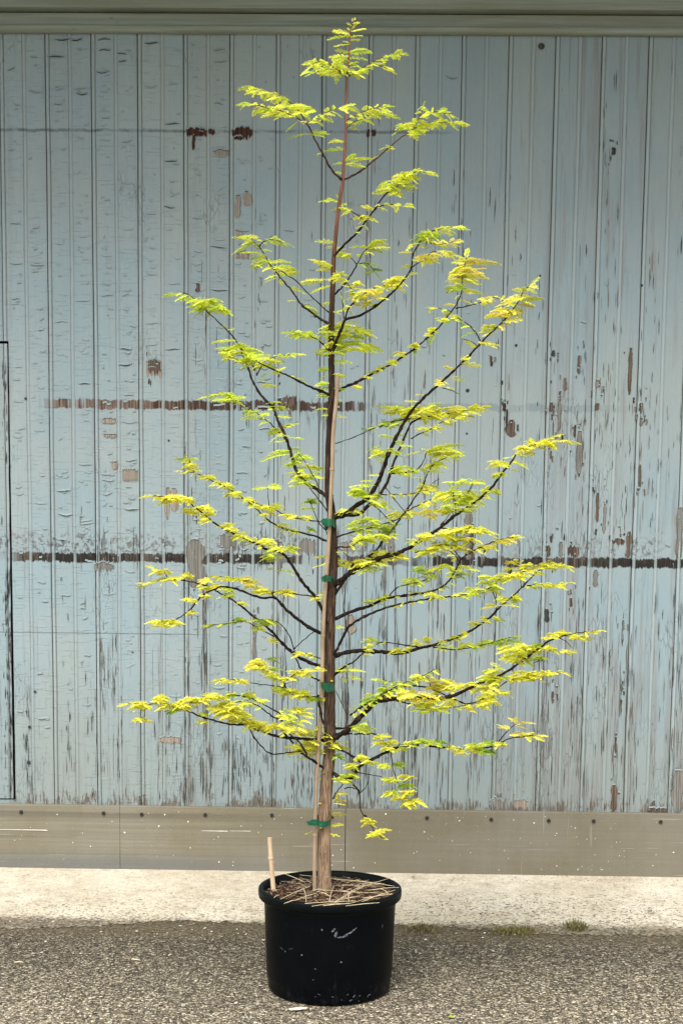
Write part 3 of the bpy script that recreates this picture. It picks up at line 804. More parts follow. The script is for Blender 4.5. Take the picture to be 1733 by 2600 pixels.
for _ in range(170):
    a = rs.uniform(0, 6.283); rad = 0.186 * math.sqrt(rs.random()); x, y = PX + rad * math.cos(a), PY + rad * math.sin(a)
    an = rs.gauss(0.1, .8); l = rs.uniform(.008, .026); u = Vector((math.cos(an), math.sin(an), rs.uniform(-.1, .1))) * l; v = Vector((-math.sin(an), math.cos(an), .4)) * rs.uniform(.0004, .0009)
    p = Vector((x, y, ZS + 0.014 * (1 - (rad / .1955) ** 2) + rs.uniform(.001, .005))); k = rs.uniform(.35, 1); c = (0.52 * k, 0.42 * k, 0.29 * k)
    if math.hypot(p.x + u.x - PX, p.y + u.y - PY) > .19 or math.hypot(p.x - u.x - PX, p.y - u.y - PY) > .19: continue
    so.face([p - u - v, p + u - v * .5, p + u + v * .5, p - u + v], 1, c)
tag(so.build('potting_soil', [SOIL, CHIP]), 'dark bark potting mix filling the black pot round the trunk', 'soil', kind='stuff')

# straw on the soil
STR = [((350, 1370), (590, 1265)), ((530, 1275), (555, 1390)), ((740, 1390), (775, 1260)), ((790, 1380), (950, 1280), (1250, 1185)), ((780, 1390), (930, 1300), (1010, 1262)), ((610, 1290), (900, 1310), (1240, 1325)),
       ((760, 1195), (1260, 1255)), ((505, 1165), (860, 1212)), ((380, 1155), (545, 1222)), ((545, 1405), (950, 1385)), ((890, 1405), (1155, 1335)), ((600, 1415), (830, 1395)),
       ((640, 1295), (752, 1340)), ((830, 1362), (985, 1332)), ((900, 1310), (895, 1380)), ((1000, 1385), (1265, 1292)), ((930, 1262), (1130, 1240)), ((480, 1362), (640, 1312)),
       ((870, 1418), (1135, 1392)), ((980, 1232), (1180, 1236)), ((1150, 1285), (1205, 1325)), ((690, 1420), (900, 1402)), ((380, 1395), (505, 1362)), ((1010, 1350), (1240, 1318)), ((300, 1345), (340, 1325)),
       ((870, 1248), (985, 1255)), ((1050, 1300), (1290, 1278)), ((560, 1210), (600, 1228))]
rs = random.Random(21)
for i, pts in enumerate(STR):
    mb = MB(); P = []
    hgt = ZS + 0.016 + rs.uniform(0, .006)
    for p in pts:
        x, y = nat('A7', p); q = on_z(x, y, hgt)
        rr = math.hypot(q.x - PX, q.y - PY)
        if rr > 0.187: q.z = max(q.z, 0.3215)
        P.append(q)
    if any(math.hypot(q.x - PX, q.y - PY) > 0.187 for q in P):
        P = [Vector((q.x, q.y, max(q.z, 0.3215))) for q in P]
    if len(P) == 2: P = [P[0], (P[0] + P[1]) / 2 + Vector((rs.uniform(-.004, .004), rs.uniform(-.004, .004), .002)), P[1]]
    wd = rs.uniform(.0007, .0013) * (1.5 if i in (3,) else 1)
    mb.tube(P, [wd * .8, wd, wd * .7], 6)
    tag(mb.build('straw_stalk', STRAW), 'dry pale straw stalk lying across the dark potting mix', 'straw', 'straw stalks on the potting mix')

# ------------------------------------------------------------------ the tree
tree = empty('young_tree', (-0.1178, PY, 0.300))
tag(tree, 'slender young tree with tiers of feathery yellow-green needles growing in the black pot', 'tree')
def catmull(P, step):
    out_ = []
    n_ = len(P)
    for i in range(n_ - 1):
        p0, p1, p2, p3 = P[max(i - 1, 0)], P[i], P[i + 1], P[min(i + 2, n_ - 1)]
        L = (p2 - p1).length; m_ = max(2, int(L / step))
        for k in range(m_):
            t = k / m_
            out_.append(0.5 * ((2 * p1) + (p2 - p0) * t + (2 * p0 - 5 * p1 + 4 * p2 - p3) * t * t + (3 * p1 - p0 - 3 * p2 + p3) * t ** 3))
    out_.append(P[-1]); return out_
PXM = 4.33 / FOC                                  # metres per photograph pixel at the trunk
SAMPLES = []                                      # (px, py, depth) of everything woody so far
def nearest(px, py, only_last=None):
    best = None
    for s in (SAMPLES if only_last is None else only_last):
        d = (s[0] - px) ** 2 + (s[1] - py) ** 2
        if best is None or d < best[0]: best = (d, s[2])
    return best[1]
TRUNK = [(823, 2262, 37), (823, 2200, 35), (823, 2127, 34), (828, 2009, 33), (836, 1898, 31), (835, 1770, 29), (837, 1585, 28), (845, 1437, 25), (841, 1310, 22), (833, 1240, 19), (834, 1135, 17), (837, 1083, 17), (842, 987, 16),
         (841, 859, 15), (843, 764, 13.5), (845, 706, 12.5), (847, 649, 10.5), (856, 553, 9.5), (867, 476, 9), (870, 456, 8), (877, 344, 7), (879, 268, 6.5), (881, 195, 5.5), (887, 115, 4), (891, 70, 3), (898, 46, 2)]
def to_pts(native, y0, dy):
    L = [0]
    for a, c in zip(native, native[1:]): L.append(L[-1] + math.hypot(c[0] - a[0], c[1] - a[1]))
    P = []
    for (x, y), l in zip(native, L):
        t = l / L[-1] if L[-1] else 0
        P.append(on_y(x, y, y0 + dy * (t ** 0.9)))
    return P
def pix(P):
    r_ = P - CAM; z = r_.dot(FWD); return IMG_W / 2 + FOC * r_.dot(RIGHT) / z, PPY - FOC * r_.dot(UP) / z
rnd = random.Random(77)
tp = [on_y(x, y, PY) for x, y, _ in TRUNK]
tm = MB()
sm = catmull(tp, 0.012)
rad = []
for p in sm:
    x, y = pix(p)
    for (a, c) in zip(TRUNK, TRUNK[1:]):
        if c[1] <= y <= a[1]:
            t = (y - a[1]) / (c[1] - a[1]); ww = a[2] + (c[2] - a[2]) * t; break
    else: ww = TRUNK[0][2] if y > 1000 else 2
    rad.append(ww * PXM / 2)
    SAMPLES.append((x, y, p.y))
rows = []
for i, p in enumerate(sm):
    fl = 1 + 0.12 * max(0, 1 - (p.z - 0.300) / 0.05)
    rows.append([(p.x + rad[i] * fl * (1 + .07 * math.sin(3 * an + p.z * 9) + rnd.uniform(-.05, .05)) * math.cos(an), p.y + rad[i] * fl * (1 + .05 * math.sin(2 * an + p.z * 5) + rnd.uniform(-.05, .05)) * math.sin(an), p.z)
                 for an in [2 * math.pi * k / 14 for k in range(14)]])
tm.grid(rows, 0, True, True); tm.face(rows[-1])
for (u, v) in ((700, 983), (735, 330), (690, 350), (720, 1180)):      # stubs of cut twigs
    x, y = nat('A7', (u, v)); a = on_y(x, y, PY - .014)
    tm.tube([a, a + Vector((.002, -.006, .001))], [.004, .003], 7)
local(tm, tree).build('trunk', BARK, tree)

HUES = {'y': ((0.93, 0.90, 0.14), (0.86, 0.86, 0.10)), 'l': ((0.80, 0.87, 0.11), (0.58, 0.71, 0.07)), 'g': ((0.42, 0.58, 0.06), (0.26, 0.42, 0.04)), 'o': ((0.92, 0.84, 0.20), (0.86, 0.74, 0.14)),
        'm': ((0.92, 0.92, 0.13), (0.72, 0.80, 0.085))}
def spray(fm, p, d, L, hue, droop=0.35, dense=1.0):
    """one feathery shoot: a stem with two ranks of flat needles"""
    a, b_ = HUES[hue]; k = rnd.random()
    base = tuple(a[i] * k + b_[i] * (1 - k) for i in range(3))
    q = rnd.uniform(0.78, 1.18)
    base = tuple(min(.93, e * q) for e in base)
    tipc = tuple(min(.94, e * 1.12 + .03) for e in base)
    d = d.normalized()
    side = d.cross(Vector((0, 0, 1)))
    if side.length < .05: side = Vector((1, 0, 0))
    side.normalize(); up = side.cross(d).normalized()
    roll = rnd.gauss(0, 0.6); L = L * 1.0
    s2 = side * math.cos(roll) + up * math.sin(roll)
    n_ = max(6, int(L / 0.0033 * dense))
    nl = min(0.0155, max(0.010, L * 0.32)) * rnd.uniform(.85, 1.15)
    P = []
    bend = rnd.uniform(-.25, .25)
    for i in range(n_ + 1):
        t = i / n_
        P.append(p + d * (L * t) + Vector((0, 0, -1)) * (L * droop * t * t) + side * (bend * L * t * t))
    # stem
    for i in range(0, n_, 3):
        j = min(i + 3, n_); e = up * 0.0006
        fm.face([P[i] - e, P[j] - e, P[j] + e, P[i] + e], 0, (base[0] * .75, base[1] * .62, base[2]))
    for i in range(n_ + 1):
        t = i / n_
        env = (0.45 + 0.55 * min(1, t * 4)) * (1 - 0.62 * max(0, (t - .55) / .45))
        ax = (P[min(i + 1, n_)] - P[max(i - 1, 0)]).normalized()
        ang = 1.05 - 0.45 * t
        for sgn in (-1, 1):
            nd = ax * math.cos(ang) + s2 * (sgn * math.sin(ang)) + Vector((0, 0, rnd.uniform(-.30, .18)))
            nd.normalize()
            ln = nl * env * rnd.uniform(.8, 1.15)
            wv = nd.cross(up); wv.normalize(); wv *= 0.0027 * (1.15 if hue == 'y' else 1)
            tw_ = up * rnd.uniform(-.0008, .0008)
            o = P[i]; m_ = o + nd * ln * .5 + Vector((0, 0, -.03 * ln)); e = o + nd * ln + Vector((0, 0, -.12 * ln))
            v = rnd.uniform(.86, 1.12); c1 = tuple(x * v for x in base); c2 = tuple(x * v for x in tipc)
            fm.face([o, m_ - wv + tw_, e, m_ + wv - tw_], 0, (c1, c1, c2, c1))
class Br: pass
CUR = None
BRANCHES = []
def start(name='branch'):
    global CUR
    CUR = Br(); CUR.wood = MB(); CUR.fol = MB(); CUR.samp = []; CUR.name = name
    BRANCHES.append(CUR)
def limb(crop, pts, w0, w1, dy, leaves=(), first=False):
    N = [nat(crop, p) for p in pts]
    y0 = nearest(N[0][0], N[0][1], None if first or not CUR.samp else CUR.samp)
    P = catmull(to_pts(N, y0, dy), 0.008)
    n_ = len(P)
    R = [max(.0007, (w0 + (w1 - w0) * (i / (n_ - 1)) ** .8) * PXM / 2) * (1 + .10 * math.sin(i * 1.9) + rnd.uniform(-.08, .08)) for i in range(n_)]
    P = [p + Vector((rnd.gauss(0, .0006), rnd.gauss(0, .0006), rnd.gauss(0, .0006))) if 0 < i < n_ - 1 else p for i, p in enumerate(P)]
    R = [r_ * 1.12 * (1 + (.30 if rnd.random() < .10 else 0)) for r_ in R]; CUR.wood.tube(P, R, 7, rough=.13)
    for p in P:
        x, y = pix(p); SAMPLES.append((x, y, p.y)); CUR.samp.append((x, y, p.y))
    for lf in leaves:
        t0, t1, every, size, hue = lf
        i0, i1 = int(t0 * (n_ - 1)), int(t1 * (n_ - 1))
        acc = 0; sgn = rnd.choice((-1, 1)); last = P[i0]
        i = i0
        while i <= i1:
            p = P[i]
            acc += (p - last).length / PXM; last = p
            if acc >= every * 0.82 or i == i0:
                acc = 0; sgn = -sgn
                ax = (P[min(i + 1, n_ - 1)] - P[max(i - 1, 0)]).normalized()
                h = Vector((ax.x, ax.y, 0)); h = h.normalized() if h.length > .2 else Vector((rnd.choice((-1, 1)), 0, 0))
                sd_ = Vector((-h.y, h.x, 0)) * sgn
                if abs(ax.z) > .75: 
                    an = rnd.uniform(-.9, .9); sd_ = Vector((sgn * math.cos(an), math.sin(an), 0)); h = Vector((0, 0, 0))
                fwd_ = rnd.uniform(.25, 1.3)
                d = h * fwd_ + sd_ + Vector((0, 0, rnd.uniform(-.02, .40)))
                hh = hue if len(hue) == 1 else rnd.choice(hue)
                spray(CUR.fol, p, d, size * PXM * rnd.uniform(.65, 1.15), hh, rnd.uniform(.15, .5))
            i += 1
        if t1 >= .99:
            ax = (P[-1] - P[-4]).normalized()
            spray(CUR.fol, P[-1], ax + Vector((0, 0, .1)), size * PXM * .9, hue[0], .25)
def br(crop, pts, w0, w1, dy, leaves=()):
    start(); limb(crop, pts, w0, w1, dy, leaves, True)
def tw(crop, pts, w0=3.4, w1=1.8, dy=0.02, leaves=()):
    limb(crop, pts, w0, w1, dy, leaves)
def sp(crop, segs, hue='m', every=None):
    """single shoots drawn from base to tip"""
    for (x0, y0, x1, y1) in segs:
        a, c = nat(crop, (x0, y0)), nat(crop, (x1, y1))
        y = nearest(a[0], a[1], CUR.samp if CUR.samp else None)
        p = on_y(a[0], a[1], y); dy = rnd.uniform(-.6, .6) * (math.hypot(c[0] - a[0], c[1] - a[1]) * PXM)
        q = on_y(c[0], c[1], y + dy); L = (q - p).length
        d = (q - p) + Vector((0, 0, L * .22))
        spray(CUR.fol, p, d, L, hue if len(hue) == 1 else rnd.choice(hue), .24)
def cl(crop, cx, cy, rx, ry, n_, size, hue='m'):
    """a tuft: shoots springing from an area of a twig"""
    for _ in range(int(n_ * 1.6 + .5)):
        a = rnd.uniform(0, 6.283); r_ = math.sqrt(rnd.random())
        x, y = nat(crop, (cx + rx * r_ * math.cos(a), cy + ry * r_ * math.sin(a)))
        d0 = nearest(x, y, CUR.samp if CUR.samp else None) + rnd.gauss(0, .018)
        p = on_y(x, y, d0)
        an = rnd.uniform(-1.0, 1.0); s_ = 1 if (x - nat(crop, (cx, cy))[0]) + rnd.gauss(0, 12) > 0 else -1
        d = Vector((s_ * math.cos(an), math.sin(an), rnd.uniform(-.02, .38)))
        spray(CUR.fol, p - d * (size * PXM * .4), d, size * PXM * rnd.uniform(.7, 1.2), hue if len(hue) == 1 else rnd.choice(hue), rnd.uniform(.2, .5))

# ---- shoots on the leader and trunk
start('trunk_foliage')
sp('Z1', [(740, 430, 812, 408), (752, 388, 868, 384), (752, 352, 898, 338), (752, 340, 860, 318), (748, 350, 655, 330), (748, 378, 612, 382), (745, 412, 655, 388), (752, 295, 655, 306), (752, 288, 712, 268), (755, 268, 818, 265),
          (757, 245, 836, 232), (748, 222, 644, 200), (750, 240, 612, 254), (757, 212, 856, 188), (764, 170, 734, 150), (770, 155, 818, 146), (772, 140, 782, 116), (766, 205, 740, 190), (765, 185, 815, 140), (750, 470, 805, 490), (745, 455, 800, 432),
          (745, 480, 790, 500)], 'lm')
sp('Z1', [(720, 940, 603, 932), (712, 990, 578, 1000), (708, 1082, 645, 1086), (706, 1150, 652, 1142), (722, 1090, 900, 1036), (728, 1095, 845, 1100), (722, 1068, 800, 1015), (735, 1060, 890, 1050)], 'l')
sp('Z4', [(815, 292, 690, 282), (812, 300, 720, 262), (820, 290, 790, 235), (805, 330, 768, 345), (812, 335, 855, 352), (815, 320, 860, 305), (800, 345, 895, 348), (782, 600, 718, 592), (785, 605, 845, 606), (785, 570, 662, 552), (782, 585, 760, 560),
          (770, 725, 582, 672), (770, 735, 640, 690), (770, 745, 665, 742), (775, 745, 808, 770), (790, 775, 872, 782), (775, 725, 710, 718), (765, 850, 640, 890), (765, 815, 565, 818), (760, 960, 700, 965), (765, 1030, 860, 1010), (765, 1035, 790, 1020)], 'ml')
sp('Z4', [(760, 1105, 690, 1135), (770, 1105, 945, 1090), (770, 1120, 1040, 1150), (775, 1150, 990, 1130), (770, 1180, 950, 1190), (760, 1200, 730, 1215), (765, 1240, 1085, 1262), (775, 1250, 960, 1210), (790, 1250, 1000, 1225),
          (760, 1280, 660, 1300), (765, 1150, 700, 1110), (775, 1170, 920, 1165), (770, 1260, 900, 1275), (770, 1140, 700, 1150)], 'ml')
cl('A2', 200, 620, 150, 50, 14, 42, 'ml'); cl('A2', 250, 720, 140, 28, 12, 42, 'ml'); cl('A2', 150, 650, 60, 90, 8, 36, 'ml'); cl('A2', 150, 760, 60, 20, 5, 34, 'l')
sp('A2', [(120, 830, 240, 832), (110, 880, 10, 880), (115, 925, 200, 925), (110, 905, 40, 940), (105, 985, 20, 980), (115, 1020, 190, 1010), (110, 1060, 10, 1050), (118, 1090, 170, 1085), (100, 1150, 0, 1145), (100, 1180, 40, 1190), (120, 1195, 200, 1200), (110, 800, 60, 790)], 'l')
sp('A1', [(1370, 600, 1270, 590), (1370, 640, 1260, 620), (1380, 690, 1530, 690), (1365, 745, 1265, 745), (1370, 800, 1490, 795), (1370, 830, 1460, 860), (1360, 850, 1260, 870), (1370, 890, 1280, 905), (1380, 900, 1490, 910), (1370, 965, 1260, 965), (1380, 1010, 1440, 1000),
          (1365, 1065, 1240, 1062), (1365, 1105, 1310, 1110), (1380, 1045, 1420, 1040)], 'l')
sp('A3', [(1395, 325, 1330, 322), (1420, 450, 1360, 440), (1410, 890, 1275, 900), (1410, 920, 1340, 945), (1415, 945, 1270, 970), (1420, 905, 1540, 945), (1420, 860, 1500, 855), (1420, 870, 1370, 840), (1430, 930, 1530, 968), (1420, 940, 1480, 965), (1390, 1150, 1320, 1150),
          (1390, 1180, 1260, 1190), (1395, 1205, 1430, 1205), (1390, 1265, 1330, 1260), (1395, 1300, 1440, 1290), (1385, 1360, 1320, 1360), (1400, 1400, 1500, 1405), (1390, 1440, 1300, 1440), (1415, 935, 1390, 905)], 'ym')
sp('A5', [(1400, 560, 1370, 550), (1395, 670, 1365, 665), (1390, 740, 1440, 740), (1390, 760, 1330, 770), (1385, 970, 1320, 985), (1390, 985, 1420, 965), (1390, 1050, 1345, 1055), (1385, 1110, 1415, 1112), (1390, 1180, 1440, 1185), (1430, 520, 1490, 520), (1430, 800, 1490, 820), (1430, 830, 1560, 825)], 'ym')
sp('A5', [(1340, 1230, 1300, 1200), (1345, 1250, 1290, 1270), (1350, 1260, 1380, 1300), (1400, 1265, 1420, 1310), (1400, 1290, 1370, 1340), (1400, 1300, 1440, 1330), (1430, 1340, 1535, 1355), (1430, 1310, 1480, 1340), (1340, 1330, 1210, 1310), (1330, 1350, 1200, 1395), (1340, 1370, 1120, 1390),
          (1345, 1385, 1230, 1405), (1340, 1350, 1220, 1340), (1360, 1290, 1310, 1300), (1300, 1340, 1190, 1300), (1350, 1210, 1310, 1230), (1360, 1400, 1440, 1380)], 'y')
cl('A5', 1260, 1330, 90, 50, 10, 40, 'y'); cl('A5', 1400, 1310, 60, 40, 7, 34, 'y'); cl('A5', 1330, 1240, 40, 40, 6, 34, 'y')
sp('A7', [(750, 555, 690, 578), (745, 580, 650, 600), (770, 572, 872, 575), (780, 595, 860, 606), (770, 640, 680, 650), (745, 690, 870, 686), (850, 762, 750, 772), (760, 765, 658, 782), (740, 775, 690, 790), (672, 825, 555, 832), (705, 835, 812, 852), (800, 515, 880, 515), (800, 520, 790, 545),
          (700, 340, 650, 335), (715, 335, 745, 325), (690, 280, 740, 278), (790, 215, 850, 215), (680, 640, 735, 660), (670, 400, 640, 398), (680, 210, 500, 235), (670, 180, 420, 200)], 'y')
cl('A7', 815, 218, 35, 14, 4, 26, 'g')
tw('A7', [(765, 560), (800, 500), (850, 440)], 3, 2, -.01)

# ---- crown, from the top down
br('Z1', [(704, 1195), (640, 1140), (590, 1050), (540, 960), (500, 885), (475, 830), (410, 790), (340, 750), (250, 725), (150, 702), (95, 692)], 5, 1.6, -.16, [(.55, 1, 9, 40, 'lm')])
tw('Z1', [(475, 830), (430, 760), (380, 700), (300, 640), (200, 610), (105, 592)], 3.4, 1.4, .05, [(.25, 1, 8, 40, 'lm')])
tw('Z1', [(480, 820), (540, 775), (620, 735), (712, 705)], 3, 1.4, -.05, [(.1, 1, 8, 34, 'lm')])
sp('Z1', [(495, 888, 612, 886), (500, 900, 600, 868), (490, 890, 358, 905), (495, 880, 545, 860), (500, 895, 575, 905), (560, 1015, 545, 1020)], 'l'); cl('Z1', 350, 720, 150, 40, 12, 40, 'lm')
br('Z1', [(708, 1195), (800, 1150), (900, 1075), (1000, 990), (1080, 920), (1150, 875), (1220, 830), (1320, 812), (1445, 815)], 5, 1.6, .14, [(.60, 1, 8, 40, 'lm')])
tw('Z1', [(1150, 872), (1200, 800), (1240, 760), (1320, 740), (1390, 755)], 3, 1.4, -.04, [(.1, 1, 8, 36, 'lm')]); tw('Z1', [(1210, 790), (1235, 712)], 2, 1.2, 0, [(.2, 1, 7, 20, 'l')])
sp('Z1', [(1035, 975, 960, 985), (1030, 985, 985, 1005), (1035, 980, 990, 960), (1010, 990, 1045, 985), (940, 1035, 885, 1060)], 'm'); cl('Z1', 1150, 840, 90, 40, 8, 36, 'lm')
br('Z1', [(728, 800), (800, 762), (900, 720), (978, 706)], 3, 1.2, -.05, [(.05, 1, 8, 32, 'lm')])
tw('Z1', [(800, 765), (900, 740), (1012, 760)], 2.4, 1.2, .04, [(.2, 1, 8, 30, 'lm')]); tw('Z1', [(728, 850), (780, 810), (865, 782)], 2.4, 1.2, -.04, [(.15, 1, 9, 28, 'l')])
br('Z1', [(738, 512), (680, 470), (620, 430), (540, 408), (495, 440)], 3.4, 1.2, -.07, [(.12, 1, 7, 34, 'lm')])
tw('Z1', [(700, 490), (620, 470), (520, 482)], 2.6, 1.2, .05, [(.1, 1, 8, 30, 'lm')]); cl('Z1', 620, 425, 100, 40, 9, 34, 'lm')
br('Z1', [(742, 505), (800, 468), (860, 440), (910, 410), (990, 370), (1080, 356)], 3.4, 1.2, .08, [(.1, 1, 7, 30, 'lm')]); tw('Z1', [(905, 415), (1002, 455)], 2, 1, 0, [(.2, 1, 9, 24, 'lm')]); cl('Z1', 800, 440, 60, 40, 5, 30, 'l')

br('Z4', [(775, 655), (850, 575), (930, 500), (985, 425), (1050, 340), (1100, 265), (1160, 215), (1210, 180), (1250, 130), (1320, 95), (1388, 100)], 6, 1.6, -.2, [(.66, 1, 8, 38, 'ml'), (.3, .62, 46, 26, 'm')])
tw('Z4', [(985, 428), (945, 390), (880, 350)], 3, 2, .02, [(.7, 1, 12, 24, 'm')]); tw('Z4', [(1040, 350), (1110, 315), (1245, 320)], 2.6, 1.2, .03, [(.2, 1, 10, 28, 'm')])
sp('Z4', [(1040, 345, 955, 318), (1030, 350, 990, 305), (985, 410, 960, 385), (990, 415, 1020, 380), (985, 450, 930, 465), (985, 455, 1000, 470)], 'm'); cl('Z4', 985, 395, 25, 20, 4, 20, 'y'); cl('Z4', 1180, 190, 90, 50, 12, 38, 'ml'); cl('Z4', 1260, 120, 60, 22, 6, 36, 'm')
br('Z4', [(770, 920), (840, 850), (890, 780), (930, 710), (965, 640), (1005, 600)], 5, 2, .16, [(.86, 1, 9, 34, 'ml')])
sp('Z4', [(1000, 605, 1145, 572), (995, 600, 1135, 525), (1005, 600, 1155, 602), (1000, 595, 885, 592), (990, 600, 970, 580), (1010, 590, 1100, 545), (1000, 610, 1110, 625), (1005, 605, 1140, 590)], 'ml')
tw('Z4', [(930, 712), (880, 650), (830, 632)], 2.6, 1.6, 0, [(.5, 1, 9, 28, 'ml')]); tw('Z4', [(940, 708), (1000, 700), (1045, 755)], 2, 1.2, 0, [(.1, 1, 9, 30, 'g')]); cl('Z4', 855, 635, 40, 14, 4, 24, 'l')
br('Z4', [(762, 1300), (800, 1200), (830, 1130), (855, 1074), (930, 1055), (1020, 1010), (1100, 950), (1170, 890), (1230, 825), (1270, 770), (1290, 720), (1300, 650), (1330, 590), (1370, 530), (1420, 490), (1500, 470), (1560, 462)], 8, 1.6, -.24, [(.80, 1, 8, 38, 'ml'), (.62, .8, 18, 30, 'm')])
tw('Z4', [(1290, 730), (1380, 670), (1450, 620), (1562, 642)], 3, 1.3, .05, [(.25, 1, 7, 36, 'mo')]); tw('Z4', [(1390, 560), (1470, 575), (1562, 560)], 2.4, 1.2, -.05, [(.1, 1, 7, 34, 'mo')])
tw('Z4', [(852, 1072), (870, 1010), (910, 960), (960, 920), (1050, 865), (1110, 850), (1190, 810)], 4, 1.5, -.06, [(.2, 1, 8, 34, 'mo')]); tw('Z4', [(910, 905), (870, 840), (825, 800)], 3, 1.5, 0, [(.2, 1, 8, 28, 'm')])
cl('Z4', 1000, 920, 110, 50, 14, 34, 'mo'); cl('Z4', 1170, 820, 55, 35, 8, 30, 'y'); cl('Z4', 930, 832, 16, 16, 5, 20, 'y'); cl('Z4', 830, 790, 50, 30, 6, 28, 'm'); cl('Z4', 1390, 510, 60, 35, 8, 30, 'lg'); cl('Z4', 1390, 660, 60, 25, 6, 32, 'mo')
sp('Z4', [(910, 1040, 880, 1015), (1060, 970, 1030, 985), (830, 1010, 870, 990), (820, 1040, 780, 1020), (815, 900, 840, 960)], 'ml'); tw('Z4', [(845, 1070), (838, 980), (822, 895)], 2.4, 1.4, .02)
br('Z4', [(748, 1105), (690, 1075), (620, 1020), (560, 975), (510, 900), (460, 840), (410, 780), (360, 720), (320, 650), (280, 590), (240, 555)], 6, 1.8, .2, [(.62, .98, 16, 32, 'ml')])
sp('Z4', [(250, 560, 115, 524), (240, 560, 120, 630), (245, 565, 150, 620), (300, 640, 165, 625), (330, 655, 225, 672), (330, 680, 240, 720), (370, 690, 490, 690), (400, 730, 550, 755), (420, 770, 520, 775), (400, 800, 325, 825), (480, 860, 560, 880), (500, 870, 590, 905), (520, 950, 472, 950), (580, 985, 660, 1010), (590, 990, 665, 1035), (570, 985, 610, 970)], 'l')
tw('Z4', [(282, 592), (310, 558), (370, 545), (445, 562)], 3, 1.3, 0, [(.2, 1, 8, 28, 'lm')]); sp('Z4', [(310, 560, 230, 525), (280, 530, 150, 522)], 'm'); cl('Z4', 300, 690, 60, 30, 6, 32, 'l'); cl('Z4', 430, 740, 70, 35, 9, 30, 'ml')
tw('Z4', [(750, 1032), (700, 990), (610, 905), (540, 830), (470, 780), (425, 752)], 2.8, 2, -.02)
sp('Z4', [(620, 900, 700, 855), (560, 835, 690, 815), (700, 985, 760, 955)], 'm')
br('Z4', [(750, 1290), (690, 1225), (620, 1182), (560, 1168), (490, 1160)], 3.2, 1.4, -.08, [(.6, 1, 8, 32, 'l')]); cl('Z4', 570, 1165, 65, 26, 8, 32, 'l'); sp('Z4', [(660, 1210, 700, 1215), (640, 1195, 610, 1200)], 'l')

br('A1', [(1375, 950), (1280, 910), (1180, 870), (1080, 815), (960, 765), (870, 720), (800, 690)], 7, 2.5, -.12, [])
sp('A1', [(960, 760, 1020, 720), (950, 770, 980, 735), (1100, 820, 1190, 825), (1090, 820, 1050, 795), (900, 770, 960, 775), (1000, 790, 940, 745), (1290, 900, 1350, 920), (1280, 870, 1340, 850), (1200, 880, 1150, 830)], 'l')
br('A3', [(1380, 468), (1300, 410), (1220, 360), (1160, 290), (1130, 230), (1110, 150), (1085, 70), (1060, 0), (1010, -95), (985, -170), (880, -290), (830, -380), (800, -470), (764, -560), (735, -640)], 9, 4, .16, [])
limb('A1', [(773, 755), (740, 670), (680, 600), (620, 510), (540, 420), (460, 345), (400, 290), (340, 220), (290, 180), (220, 140), (150, 142)], 4, 1.6, .08, [(.76, 1, 8, 42, 'l')])
tw('A1', [(790, 795), (830, 715), (880, 660), (960, 640), (1082, 625)], 3.2, 1.4, -.06, [(.25, 1, 7, 36, 'ml')])
cl('A1', 640, 600, 110, 75, 22, 40, 'ml'); cl('A1', 400, 220, 120, 50, 16, 42, 'l'); cl('A1', 830, 660, 110, 45, 14, 40, 'ml'); cl('A1', 500, 250, 70, 30, 7, 42, 'l')
sp('A1', [(620, 520, 440, 522), (600, 560, 480, 580), (700, 570, 835, 605), (620, 630, 480, 610), (560, 430, 615, 420), (550, 420, 520, 395), (780, 720, 690, 755), (820, 810, 860, 780), (825, 880, 955, 880), (830, 840, 870, 815), (860, 1020, 990, 1005), (890, 1050, 1050, 1062), (880, 1060, 1000, 1040), (930, 1120, 1060, 1125), (1000, 1210, 1120, 1165),
          (990, 1200, 1060, 1180), (1030, 1290, 1160, 1295), (1020, 1310, 940, 1320), (1050, 1380, 1140, 1380), (1050, 1400, 880, 1410), (1050, 1420, 830, 1475), (1075, 1440, 1240, 1450), (1090, 1500, 1000, 1505), (1100, 1530, 1310, 1530), (300, 200, 175, 190), (340, 240, 235, 245), (460, 345, 450, 325)], 'l')
tw('A1', [(1025, 1310), (960, 1240), (900, 1180), (840, 1130), (760, 1070), (690, 1020), (600, 965), (520, 950), (418, 958)], 3, 1.3, .05, [(.74, 1, 8, 36, 'l'), (.3, .7, 22, 28, 'l')]); tw('A1', [(1010, 1215), (1060, 1185), (1118, 1162)], 2, 1.2, 0)
cl('A1', 560, 955, 90, 28, 9, 38, 'l'); cl('A1', 800, 1100, 70, 40, 6, 36, 'l'); cl('A1', 960, 1230, 50, 40, 5, 34, 'l'); cl('A1', 1130, 1450, 80, 50, 8, 36, 'l')
cl('A3', 1190, 270, 90, 50, 12, 36, 'ml'); cl('A3', 1190, 345, 70, 20, 5, 36, 'l'); sp('A3', [(1290, 260, 1350, 245), (1240, 300, 1330, 265), (1150, 230, 1055, 235), (1160, 285, 1060, 290), (1190, 330, 1095, 355), (1100, 130, 900, 195), (1110, 130, 1000, 120)], 'l')
tw('A3', [(1310, 390), (1270, 310), (1210, 210), (1160, 150)], 2.4, 1.4, .03); tw('A3', [(1372, 570), (1310, 480), (1240, 395)], 3.4, 2, -.02)
br('A2', [(115, 1040), (190, 1005), (270, 970), (400, 900), (500, 850), (580, 800), (680, 730), (760, 660), (830, 590), (900, 500), (940, 440), (970, 360), (975, 280), (990, 200), (1000, 142)], 7, 1.8, .2, [(.78, 1, 10, 38, 'mo')])
